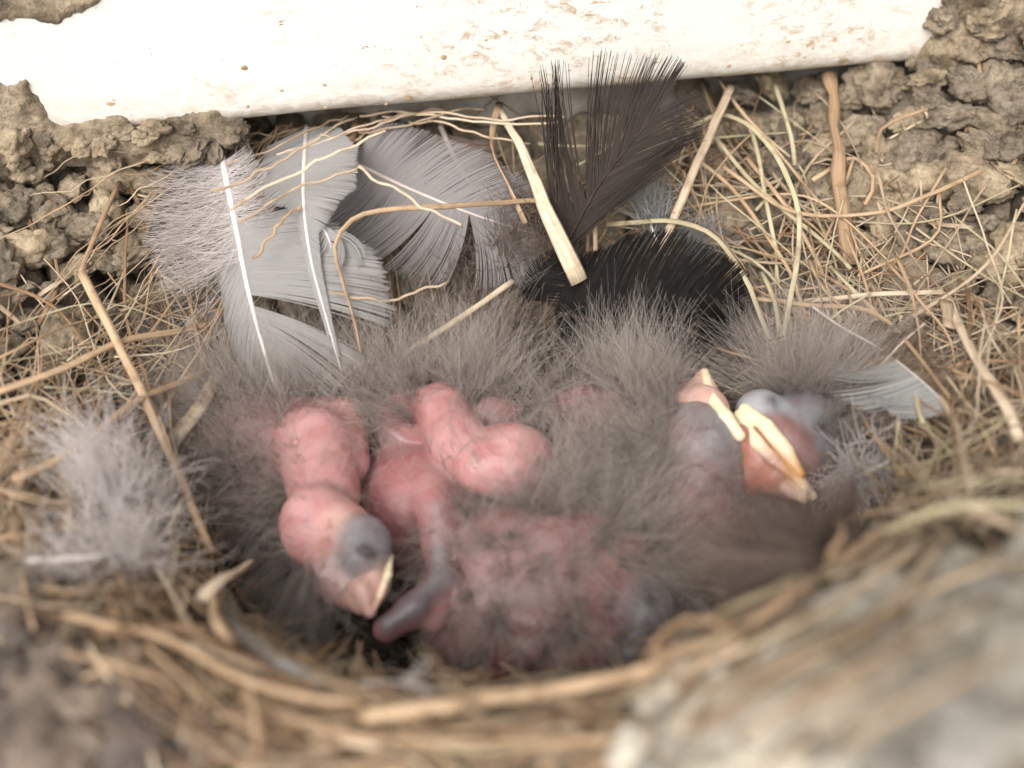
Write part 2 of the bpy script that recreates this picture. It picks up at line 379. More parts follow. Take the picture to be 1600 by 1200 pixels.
def scatter(poly, n, mind):
    xs = [p[0] for p in poly]; ys = [p[1] for p in poly]; pts = []; tries = 0
    while len(pts) < n and tries < n*60:
        tries += 1; x = random.uniform(min(xs), max(xs)); y = random.uniform(min(ys), max(ys))
        if in_poly(x, y, poly) and all((x-a)**2+(y-b)**2 > mind**2 for a, b in pts): pts.append((x, y))
    return pts
for poly, n, mind, rpx, off, low in (
    ([(-60,215),(330,215),(330,330),(200,430),(110,600),(-60,640)], 44, 40, (22,46), .08, False),
    ([(1300,120),(1480,130),(1660,0),(1660,500),(1420,470),(1250,300),(1170,250)], 66, 40, (22,46), .10, False),
    ([(1060,130),(1300,120),(1290,330),(1100,330)], 14, 48, (26,40), -.1, False),
    ([(-60,970),(110,960),(290,1130),(300,1260),(-60,1260)], 26, 60, (45,85), -.1, True),
    ([(1060,1110),(1250,1040),(1420,970),(1660,880),(1660,1260),(1040,1260)], 64, 52, (70,125), -.3, 2)):
    for x, y in scatter(poly, n, mind):
        p = on_bed(x, y, off); pellet(p, cm(p, random.uniform(*rpx)), low)
# mud spread on the board: irregular crusts
def crust(poly, thick, seed, cut=.0):
    P0 = np.array(poly, float); x0, y0 = P0.min(0)-30; x1, y1 = P0.max(0)+30
    nxx = int((x1-x0)/5); nyy = int((y1-y0)/5); V = []; HH = []
    for j in range(nyy+1):
        for i in range(nxx+1):
            px = x0+(x1-x0)*i/nxx; py = y0+(y1-y0)*j/nyy
            wx = px+26*noise.noise(Vector((px*.02, py*.02, seed)))+7*noise.noise(Vector((px*.05, py*.05, seed+5)))
            wy = py+26*noise.noise(Vector((px*.02, py*.02, seed+9)))+7*noise.noise(Vector((px*.05, py*.05, seed+2)))
            ins = 0.0
            for ddx, ddy in ((0,0),(8,0),(-8,0),(0,8),(0,-8),(16,0),(-16,0),(0,16),(0,-16)): ins += in_poly(wx+ddx, wy+ddy, poly)
            h = ins/9.0
            lump = .6+.55*noise.fractal(Vector((px*.021, py*.021, seed)), 1, 2, 4)
            off = -.12 + h*(.14 + thick*max(lump, .1)); HH.append(h)
            V.append(on_board(px, py, off))
    F = [(j*(nxx+1)+i, (j+1)*(nxx+1)+i, (j+1)*(nxx+1)+i+1, j*(nxx+1)+i+1) for j in range(nyy) for i in range(nxx)]
    F = [f for f in F if max(HH[q] for q in f) > 0]; used = sorted({q for f in F for q in f}); mp = {q: i for i, q in enumerate(used)}
    V = [V[q] for q in used]; F = [tuple(mp[q] for q in f) for f in F]
    return mesh_obj('mud_crust', V, F, M_MUD, nest)
for _ in range(26):
    x = random.uniform(-40, 375); y = 232-.06*max(x,0)+random.uniform(-16,26); p = on_board(x, y, random.uniform(-.1,.25)); pellet(p, cm(p, random.uniform(14,32)))
for _ in range(14):
    x = random.uniform(1440, 1620); y = random.uniform(-20,150); p = on_board(x, y, random.uniform(0,.4)); pellet(p, cm(p, random.uniform(18,40)))
M_FLECK = mat_simple('brown_dirt', (.30,.20,.11), (.52,.39,.25), 900, .9, .1)
FLK = [pellet_mesh(k+60, 2) for k in range(5)]
for me in FLK: me.materials[0] = M_FLECK
for _ in range(26):
    x = random.uniform(150, 1440); y = (188-.087*(x-330)) - abs(random.gauss(0, 60)); p = on_board(x, y, .0); r = cm(p, random.choice((1.5,2,2.5,3,4,6)))
    o = bpy.data.objects.new('mud_fleck', random.choice(FLK)); _link(o, p, board); o.scale = (r*random.uniform(.7,1.7), r*.25, r*random.uniform(.6,1.2)); o.rotation_euler = (0, random.uniform(-.3,.3), math.atan2(BX[1], BX[0]))
crust([(-120,-120),(215,-120),(205,-10),(150,12),(100,38),(40,22),(-120,30)], .12, 1.0)
crust([(-120,140),(25,130),(45,110),(62,165),(75,190),(130,200),(150,180),(230,205),(300,190),(330,160),(350,178),(370,205),(330,235),(-120,260)], .13, 4.0)
crust([(1475,-120),(1480,30),(1462,80),(1440,110),(1500,150),(1700,150),(1700,-120)], .5, 8.0)

# ------------------------------------------------------------------ straws
def crspline(P, n):
    P = np.asarray(P, float)
    if len(P) == 2: P = np.vstack([P[0], P.mean(0), P[1]])
    Q = np.vstack([2*P[0]-P[1], P, 2*P[-1]-P[-2]]); L = np.linalg.norm(np.diff(P, axis=0), axis=1); s = np.concatenate([[0], np.cumsum(L)])
    out = []
    for u in np.linspace(0, s[-1], n):
        i = min(int(np.searchsorted(s, u, side='right')-1), len(P)-2); t = (u-s[i])/max(L[i], 1e-9)
        a, b, c, d = Q[i], Q[i+1], Q[i+2], Q[i+3]
        out.append(.5*((2*b)+(c-a)*t+(2*a-5*b+4*c-d)*t*t+(3*b-a-3*c+d)*t**3))
    return np.array(out)
def tube_geo(path, w, flat=.75, sides=7, jit=.06, taper=(1,1), twist=.0, seed=0):
    path = np.asarray(path); n = len(path); T = np.gradient(path, axis=0); T /= np.linalg.norm(T, axis=1)[:,None]+1e-12
    ref = -FWD*.8+np.array([0,0,.6]); ref /= np.linalg.norm(ref)
    V = []; al = []; ar = []; acc = 0
    for i in range(n):
        if i: acc += np.linalg.norm(path[i]-path[i-1])
        s = np.cross(T[i], ref); s /= np.linalg.norm(s)+1e-9; u = np.cross(s, T[i])
        tt = i/(n-1); ww = w*(taper[0]*(1-tt)+taper[1]*tt)*(1+jit*noise.noise(Vector((acc*2.0, seed*3.7, .3))))
        tw = twist*tt + seed
        for k in range(sides):
            a = 2*math.pi*k/sides; ca, sa = math.cos(a), math.sin(a)*flat
            x = ca*math.cos(tw*0)-sa*math.sin(tw*0)
            c2, s2 = math.cos(twist*tt), math.sin(twist*tt)
            xx, yy = ca*c2-sa*s2, ca*s2+sa*c2
            V.append(path[i]+s*(xx*ww)+u*(yy*ww)); al.append(acc+seed*13.1); ar.append(abs(k/sides*2-1))
    F = []
    for i in range(n-1):
        for k in range(sides):
            F.append((i*sides+k, i*sides+(k+1)%sides, (i+1)*sides+(k+1)%sides, (i+1)*sides+k))
    F.append(tuple(range(sides))[::-1]); F.append(tuple((n-1)*sides+k for k in range(sides)))
    return V, F, al, ar
def straw(name, pts3, w, mat, parent, flat=.75, taper=(1,.9), twist=0., jag=.03, segs=None, jit=.08):
    pts3 = np.asarray(pts3); L = np.linalg.norm(np.diff(pts3, axis=0), axis=1).sum()
    n = segs or int(max(6, min(40, L/.22))); path = crspline(pts3, n); sd = random.random()*9
    for i in range(n):
        path[i] += jag*np.array(noise.noise_vector(Vector((i*.33+sd*11, sd, .5))))
    V, F, al, ar = tube_geo(path, w/2, flat, 8, jit, taper, twist, sd)
    return mesh_obj(name, V, F, mat, parent, attrs={'along': al, 'around': ar})
def hero(px_pts, wpx, mat, label=None, name='straw_stem', cat='straw', **kw):
    """px_pts: (px, py, lift above the bed) -> a straw of its own"""
    P = [at_d(a, b, l[1]) if isinstance(l, tuple) else on_bed(a, b, l) for a, b, l in px_pts]; w = np.mean([cm(p, wpx) for p in P])
    o = straw(name, P, w, mat, None if label else nest, **kw)
    if label: tag(o, label, cat, 'loose straws lying in the nest')
    return o
# SECTION straws
DF = depth_of(on_bed(385, 440, 1.8))       # how far the big grey feather lies from the lens
def build_straws():
    H = hero
    H([(185,285,.3),(160,345,.7),(125,425,.9)], 9, M_STRAW, 'short tan straw leaning upright at the top of the long diagonal straw')
    H([(126,425,.9),(165,500,.9),(210,590,.9),(270,720,.8),(330,865,.5)], 15, M_STRAW, 'long smooth tan straw lying diagonally between mud and downy white plume')
    H([(783,172,1.2),(815,235,1.6),(850,320,1.9),(880,385,1.9),(906,440,1.6)], 26, M_PALE, 'broad flat straw widening downward in front of the dark brown feather', flat=.35, taper=(.35,1.15))
    H([(1142,135,1.0),(1090,255,1.5),(1030,395,1.0)], 15, M_PALE, 'straight pale straw leaning right of the dark brown feather', flat=.5)
    H([(1297,118,.6),(1303,180,.7),(1312,260,.75),(1316,340,.5),(1322,420,.3)], 22, M_STRAW, 'thick brown knotted twig standing upright below the board', name='twig', cat='twig', jag=.10, jit=.7)
    H([(1075,200,.4),(1130,180,.9),(1190,215,1.4),(1235,285,1.7),(1250,360,1.7),(1238,450,1.4),(1214,562,.8)], 9, M_GREEN, 'long arching greenish grass blade curving down to the rightmost chick', name='grass_blade', cat='grass blade', flat=.4)
    H([(950,352,.9),(1050,345,1.3),(1120,372,1.5),(1165,440,1.4),(1216,565,.8)], 9, M_GREEN, 'greenish grass blade bending from the black feather to the rightmost chick', name='grass_blade', cat='grass blade', flat=.4)
    H([(1192,425,.9),(1210,470,1.0),(1219,562,.8)], 8, M_GREEN, 'short pale grass blade between two converging blades', name='grass_blade', cat='grass blade', flat=.4)
    H([(628,556,.7),(715,498,1.1),(802,440,1.0)], 11, M_PALE, 'pale hollow straw pointing up right from the middle chick')
    H([(900,312,1.0),(800,315,1.6),(690,322,('d',DF+.35)),(600,328,('d',DF-.0)),(550,345,('d',DF-.2)),(524,385,('d',DF-.3)),(535,440,('d',DF-.35)),(555,500,('d',DF-.35)),(566,552,('d',DF-.2))], 9, M_STRAW, 'yellow grass blade bent in a hook over the grey feathers', name='grass_blade', cat='grass blade', flat=.35, twist=1.2)
    H([(558,195,1.1),(515,300,1.6),(455,412,1.3)], 13, M_BROWN, 'brown stalk slanting between the two white shafted grey feathers', flat=.6)
    H([(574,190,1.0),(530,290,1.55),(470,400,1.4)], 7, M_BROWN)
    H([(930,332,1.2),(931,415,.9)], 8, M_PALE, 'short upright straw stub standing behind the black feather')
    H([(780,160,1.0),(770,230,1.4),(800,300,1.5),(820,350,1.3)], 13, M_STRAW, 'folded tan leaf strip left of the broad flat straw', name='leaf_strip', cat='leaf', flat=.25, twist=2.2)
    H([(1250,472,.5),(1340,462,.8),(1475,456,.6)], 9, M_PALE, 'pale straw lying level above the banded brown feather')
    H([(1478,462,.5),(1510,530,.8),(1550,600,.9),(1575,640,.9),(1592,690,.7)], 20, M_PALE, 'wide bleached straw running down from a bent corner', flat=.5)
    H([(1478,470,.7),(1484,512,.8)], 22, M_PALE, 'torn whitish straw flap hanging from the bent corner', flat=.25)
    H([(1230,395,.4),(1350,470,.8),(1405,535,.7)], 6, M_STRAW)
    H([(1440,575,.8),(1490,660,1.0),(1520,760,.9)], 11, M_PALE)
    H([(1400,690,.7),(1450,745,.9),(1510,790,.9),(1600,830,.6)], 14, M_PALE, 'curved pale straw low among the tangle right of the chicks')
    H([(-20,618,.5),(90,580,.7),(190,535,.8),(335,505,.5)], 13, M_STRAW, 'straight tan straw reaching the edge of the big grey feather')
    H([(-20,640,.4),(50,617,.7),(95,640,.8),(150,672,.6)], 7, M_PALE)
    H([(20,750,.5),(120,700,.9),(220,625,.9),(340,575,.5)], 14, M_STRAW)
    H([(268,690,.6),(310,640,.8),(345,575,.6)], 26, M_PALE, 'flat pale leaf blade propped against the big grey feather', name='dry_leaf', cat='leaf', flat=.3)
    H([(312,940,.5),(350,905,.9),(392,878,.9)], 20, M_PALE, 'folded flat straw beside the leftmost chick head', flat=.35)
    H([(330,935,.5),(340,985,.7),(365,1010,.5)], 16, M_STRAW)
    H([(385,1050,.5),(398,1120,.7),(405,1180,.5)], 15, M_STRAW, 'thick stem end hanging down over the front rim')
    H([(568,1118,.45),(650,1108,.55),(725,1098,.5)], 26, M_STRAW, 'short thick cut straw lying level on the front rim', flat=.7)
    H([(722,1092,.3),(800,1085,.35),(900,1070,.4),(1010,1048,.35),(1100,1010,.3)], 25, M_STRAW, 'thickest hollow reed curving along the front rim', name='reed', cat='straw', flat=.75)
    H([(1005,1040,.3),(1040,990,.7),(1090,968,.9),(1150,985,.6)], 14, M_STRAW)
    H([(1020,1030,.4),(1150,985,.5),(1300,885,.6),(1400,820,.4)], 20, M_STRAW)
    H([(1040,1060,.4),(1200,1000,.6),(1330,930,.6),(1440,850,.5)], 15, M_PALE)
    H([(1100,1080,.4),(1260,1010,.6),(1420,940,.6),(1560,860,.5)], 14, M_PALE)
    H([(1380,960,.5),(1500,900,.7),(1620,870,.5)], 14, M_PALE)
    for a0,b0,a1,b1 in ((1090,1130,1420,960),(1150,1160,1500,990),(1230,1110,1560,930),(1060,1160,1300,1060),(1300,1180,1600,1010),(1200,1190,1430,1060)):
        H([(a0,b0,.6),((2*a0+a1)/3,(2*b0+b1)/3-8,.75),((a0+2*a1)/3,(b0+2*b1)/3-6,.75),(a1,b1,.6)], random.uniform(9,14), random.choice((M_PALE,M_STRAW)), name='straw_stem')
    H([(1120,960,.5),(1220,915,.7),(1300,890,.6),(1370,830,.4)], 13, M_GREEN)
    H([(1285,885,.6),(1305,850,.9),(1318,832,.9),(1305,805,1.0)], 12, M_STRAW, 'kinked straw tip poking up at the dark feather beside the rim')
    H([(1380,832,.7),(1470,795,.9),(1560,790,.9),(1680,785,.7)], 15, M_GREEN, 'blurred pale green grass blade crossing the near right rim', name='grass_blade', cat='grass blade', flat=.5)
    H([(1345,990,.4),(1420,920,.5),(1470,850,.5)], 22, M_PALE)
    H([(655,1010,1.2),(690,1055,1.6),(720,1085,1.6)], 7, M_STRAW)
    H([(380,1090,.4),(560,1150,.5),(800,1160,.5),(1020,1150,.4)], 15, M_STRAW)
    H([(100,960,.5),(260,1000,.6),(420,1075,.6),(570,1100,.5)], 13, M_STRAW, 'tan stem sloping along the front left rim')
    H([(150,985,.4),(300,985,.6),(330,1010,.5),(500,1085,.5)], 16, M_BROWN)
    # rootlets hanging in a fan below the left end of the board
    for i in range(26):
        a = random.uniform(0, 1)
        x0, y0 = 340+a*150+random.uniform(-30,30), 225-a*28+random.uniform(-6,8)
        ex = x0-random.uniform(90,430); ey = y0+random.uniform(60,380)
        mids = []
        for k in range(1,5):
            t = k/5; mids.append((x0+(ex-x0)*t+random.uniform(-8,8), y0+(ey-y0)*t**1.4+random.uniform(-10,10), .45+.4*math.sin(3.1*t)))
        H([(x0,y0,.5)]+mids+[(ex,ey,.25)], random.uniform(2.2,3.6), M_PALE if i%2 else M_STRAW, name='rootlet', jag=.13, segs=26, taper=(1.2,.5))
    for x0,y0,ex,ey in ((560,178,885,183),(600,182,870,192),(640,188,830,222),(560,180,330,330),(600,185,400,345),(700,172,500,215),(640,180,430,240),(545,180,355,260),(760,170,560,205)):
        H([(x0,y0,1.0),((2*x0+ex)/3,(2*y0+ey)/3-4,1.3),((x0+2*ex)/3,(y0+2*ey)/3+4,1.4),(ex,ey,1.3)], 4, M_PALE, name='rootlet', jag=.07, segs=24)
    for pts in ([(1210,128),(1235,210),(1240,260)],[(1160,170),(1185,240),(1200,330),(1215,400)],[(1120,215),(1180,290),(1290,380),(1330,420)],
                [(1090,250),(1150,300),(1230,420),(1260,500)],[(1270,280),(1330,245),(1365,280),(1350,320)],[(1130,260),(1240,330),(1380,330),(1540,265)],
                [(1340,430),(1460,370),(1470,300)],[(1400,390),(1410,420),(1428,470)],[(1180,300),(1222,280),(1180,330)],[(1450,170),(1380,200),(1370,240)]):
        H([(a,b,.5+.3*random.random()) for a,b in pts], random.uniform(5,8), random.choice((M_STRAW,M_PALE,M_GREEN)), name='grass_stem')
    for pts in ([(360,330),(430,285),(520,240),(600,205)],[(375,350),(450,305),(560,262)],[(330,300),(420,262),(500,215)],[(520,455),(600,470),(700,440)],[(560,260),(640,310),(720,352)],[(395,400),(440,345),(470,320)]):
        H([(a,b,('d',DF-.35+.15*i)) for i,(a,b) in enumerate(pts)], random.uniform(3,5.5), random.choice((M_PALE,M_STRAW)), name='rootlet', jag=.08, segs=22)
    # woven stems: (poly, count, direction in degrees of the picture, spread, length px, width px, lift)
    zones = [
     ([(-30,560),(120,500),(250,420),(345,400),(350,620),(330,900),(-30,960)], 84, -40, 32, (190,430), (3,8), (.15,.8)),
     ([(-30,640),(300,600),(330,900),(-30,940)], 34, -20, 60, (130,320), (3,8), (.2,.9)),
     ([(1190,330),(1420,330),(1600,470),(1610,800),(1380,820),(1310,640),(1230,560)], 92, 42, 50, (230,520), (3.5,8.5), (.3,1.0)),
     ([(1260,480),(1600,470),(1610,840),(1400,850),(1330,700)], 44, 70, 25, (200,420), (4,10), (.4,1.1)),
     ([(200,930),(330,900),(560,1080),(700,1110),(700,1220),(260,1220),(150,1000)], 84, 30, 26, (120,330), (4,11), (.0,.55)),
     ([(560,1090),(1060,1060),(1060,1230),(560,1230)], 76, -4, 14, (120,360), (4,13), (.0,.5)),
     ([(1040,1040),(1330,850),(1450,850),(1250,1040),(1100,1100)], 48, -32, 14, (140,330), (5,12), (.1,.6)),
     ([(360,230),(1080,220),(1080,420),(900,440),(500,440)], 26, -50, 60, (90,220), (4,9), (.1,.5)),
     ([(1060,200),(1320,200),(1300,420),(1060,420)], 22, 55, 30, (120,280), (3.5,7), (.2,.8)),
    ]
    cnt = 0; specs = []
    for poly, n, ang, spr, lr, wr, lf in zones:
        for (x, y) in scatter(poly, n, 8):
            th = math.radians(random.gauss(ang, spr)); L = random.uniform(*lr)*random.uniform(.6,1); c, s = math.cos(th), math.sin(th)
            bend = random.gauss(0, .055)*L; base = random.uniform(*lf); pts = []; kn = random.choice((0,0,0,.35,-.35,.8,-.6)); kx = random.uniform(.1,.4)
            for t in (-.5,-.2,.12,.5):
                q = bend*(1-4*t*t)
                kk = max(t+.2-kx, 0)*kn*L
                pts.append((x+c*L*t-s*(q+kk), y+s*L*t+c*(q+kk), base+random.uniform(-.12,.12)))
            mat = random.choices((M_STRAW,M_PALE,M_BROWN,M_GREEN), (5,3,2,1.4))[0]
            if x > 1150: mat = random.choices((M_STRAW,M_PALE,M_BROWN,M_GREEN), (2,5,.7,3))[0]
            P = [on_bed(a, b, l) for a, b, l in pts]
            P = [p for i, p in enumerate(P) if i == 0 or np.linalg.norm(p-P[0]) < 6.5]
            if len(P) < 3: continue
            specs.append((P, cm(P[1], random.uniform(*wr)*random.uniform(.55,1)), mat, random.uniform(.2,.75), random.uniform(.4,1), random.uniform(-2,2)))
    specs.sort(key=lambda q: -q[1]*sum(np.linalg.norm(np.diff(np.array(q[0]), axis=0), axis=1))/depth_of(q[0][1])**2)
    rest = {}
    for i, (P, w, mat, fl, tp, tw) in enumerate(specs):
        if i < 250:
            straw('straw_stem', P, w, mat, nest, flat=fl, taper=(1,tp), twist=tw); cnt += 1
        else:
            L = np.linalg.norm(np.diff(np.array(P), axis=0), axis=1).sum(); n = int(max(6, min(40, L/.22))); path = crspline(P, n); sd = random.random()*9
            for k in range(n): path[k] += .03*np.array(noise.noise_vector(Vector((k*.33+sd*11, sd, .5))))
            V, F, al, ar = tube_geo(path, w/2, fl, 8, .08, (1,tp), tw, sd)
            r = rest.setdefault(mat.name, [mat, [], [], [], []]); o = len(r[1]); r[1] += V; r[2] += [tuple(q+o for q in f) for f in F]; r[3] += al; r[4] += ar
    for mat, VV, FF, AL, AR in rest.values():
        tag(mesh_obj('thin_stems', VV, FF, mat, nest, attrs={'along':AL,'around':AR}), kind='stuff')
    # short bits of straw pressed into the mud
    for poly, n in (([(-20,250),(320,250),(250,420),(-20,600)], 16), ([(1330,150),(1600,60),(1600,480),(1380,400)], 22)):
        for x, y in scatter(poly, n, 20):
            th = random.uniform(0, 3.14); L = random.uniform(30, 110); H([(x-math.cos(th)*L/2, y-math.sin(th)*L/2, .05), (x, y, random.uniform(.15,.4)), (x+math.cos(th)*L/2, y+math.sin(th)*L/2, .1)], random.uniform(3,9), random.choice((M_STRAW,M_BROWN,M_PALE)), name='straw_bit', flat=.4)
    # the fine fibres nobody could count: one mass, two tints
    for mat, nm, N, zi in ((M_STRAW,'fine_fibres',220,(0,1,4,5,6,7)),(M_BROWN,'fine_fibres',190,(0,1,2,4,7,8)),(M_PALE,'fine_fibres',380,(2,3,8,0,6))):
        VV=[];FF=[];AL=[];AR=[]
        for i in range(N):
            z = zones[random.choices(zi, [zones[q][1] for q in zi])[0]]
            pl = scatter(z[0], 1, 0)
            if not pl: continue
            x, y = pl[0]; th = random.gauss(math.radians(z[2]), 1.0); L = random.uniform(110,360); pts = []
            b1 = random.gauss(0,.10)*L; b2 = random.gauss(0,.04)*L; lift = random.uniform(-.05,.5)
            for t in (-.5,-.25,0,.25,.5):
                q = b1*(1-4*t*t)+b2*math.sin(t*9); pts.append(on_bed(x+math.cos(th)*L*t-math.sin(th)*q, y+math.sin(th)*L*t+math.cos(th)*q, lift))
            pts = [p for p in pts if np.linalg.norm(p-pts[0]) < 5.5]
            if len(pts) < 3: continue
            path = crspline(pts, 12); V,F,al,ar = tube_geo(path, cm(path[5], random.uniform(2,4.5))/2, .8, 5, .1, (1,.6), 0, random.random()*9)
            o = len(VV); VV += V; FF += [tuple(q+o for q in f) for f in F]; AL += al; AR += ar
        tag(mesh_obj(nm, VV, FF, mat, nest, attrs={'along':AL,'around':AR}), kind='stuff')
    print('stems', cnt)
build_straws()

# ------------------------------------------------------------------ feathers
def unit(v): v = np.asarray(v, float); return v/(np.linalg.norm(v)+1e-12)
def lerp_tab(tab, t):
    xs = [a for a,_ in tab]; ys = [b for _,b in tab]; return np.interp(t, xs, ys)
def barbs(path, side, n, t0, t1, length, ang, sweep, mat_r, facing, curl=.0, droop=0., splits=9, jit=.03, npt=9, split_amt=.16, wav=0.0, gap=None):
    """side +1/-1; length, ang: tables over t; sweep bends the barb towards the tip; curl lifts the barb end off the vane"""
    n_s = len(path); T = np.gradient(path, axis=0); T /= np.linalg.norm(T, axis=1)[:,None]
    out = []; u = np.linspace(0, 1, npt)
    goff = [random.gauss(0, split_amt) for _ in range(splits+1)]; gl = [random.uniform(.955,1.02) for _ in range(splits+1)]; gc = [random.gauss(0,.25) for _ in range(splits+1)]
    for i in range(n):
        t = t0+(t1-t0)*(i+.5)/n
        if gap and any(a < t < b for a, b in gap): continue
        f = t*(n_s-1); k = min(int(f), n_s-2); a = f-k
        p = path[k]*(1-a)+path[k+1]*a; tt = unit(T[k]*(1-a)+T[k+1]*a)
        N = unit(facing - tt*np.dot(facing, tt)); B = np.cross(tt, N)*side
        gi = (i/n)*splits; g = int(gi); fr = gi-g
        th = math.radians(lerp_tab(ang, t)) + goff[g] + (fr-.5)*-.04 + random.gauss(0, jit)
        L = lerp_tab(length, t)*gl[g]*random.uniform(.955,1.02)
        sw = sweep*(1+gc[g]*.5)
        angs = th + sw*u; du = np.concatenate([[0], np.cumsum(np.sin((angs[1:]+angs[:-1])/2))])*L/(npt-1); dv = np.concatenate([[0], np.cumsum(np.cos((angs[1:]+angs[:-1])/2))])*L/(npt-1)
        st = p + np.outer(dv, tt) + np.outer(du, B) + np.outer((curl*(1+gc[g]))*L*u**2, N) + random.gauss(0,.0015)*N
        st[:,2] -= droop*L*u**2
        if wav:
            ph = random.random()*6.3; st += np.outer(wav*L*np.sin(ph+u*random.uniform(5,11))*u, N*.6+tt*.8) + np.outer(wav*L*u*random.gauss(0,1.0), tt)
        out.append(st)
    return out
def fluff(center, n, L, axis, spread, npt=8, wav=.10, rad=.05):
    out = []; u = np.linspace(0,1,npt)
    for i in range(n):
        d = unit(unit(axis)+spread*rng.normal(size=3)); d2 = unit(rng.normal(size=3)); d3 = np.cross(d, d2)
        l = L*random.uniform(.5,1.1); p = center+rng.normal(size=3)*rad; ph = random.random()*6
        st = p+np.outer(u*l, d)+np.outer(wav*l*np.sin(ph+u*random.uniform(3,9))*u, d2)+np.outer(.25*l*u*u*random.gauss(0,1), d3)
        out.append(st)
    return out
def feather(name, label, px_pts, shaft_w, shaft_mat, vanes, facing=None, segs=40, cat='feather', group='feathers lining the nest', taper=(1.0,.25)):
    """px_pts: (px, py, z above the bed or ('d', depth)); vanes: list of dict"""
    P = []
    for q in px_pts:
        P.append(at_d(q[0], q[1], q[2][1]) if isinstance(q[2], tuple) else on_bed(*q))
    path = crspline(P, segs); root = thing(name, path[0], label, cat, group)
    facing = unit(-FWD if facing is None else facing)
    w = cm(path[0], shaft_w)/2
    V,F,al,ar = tube_geo(path, w, .75, 8, .02, taper)
    mesh_obj('shaft', V, F, shaft_mat, root)
    for v in vanes:
        v = dict(v); kind = v.pop('part', 'vane'); mat = v.pop('mat'); r0 = v.pop('r0'); r1 = v.pop('r1'); sh = v.pop('shape', 1.5)
        if 'fluff' in v:
            st = []
            for (a, b, lift, n, L, ax, spr) in v['fluff']:
                c = on_bed(a, b, lift); st += fluff(c, n, L, ax[0]*RGT+ax[1]*UPV-ax[2]*FWD, spr, wav=v.get('wav',.12), rad=v.get('rad',.05))
        else:
            st = barbs(path, mat_r=None, facing=facing, **v)
        hair_obj(kind, st, r0, r1, mat, root, sh)
    return root
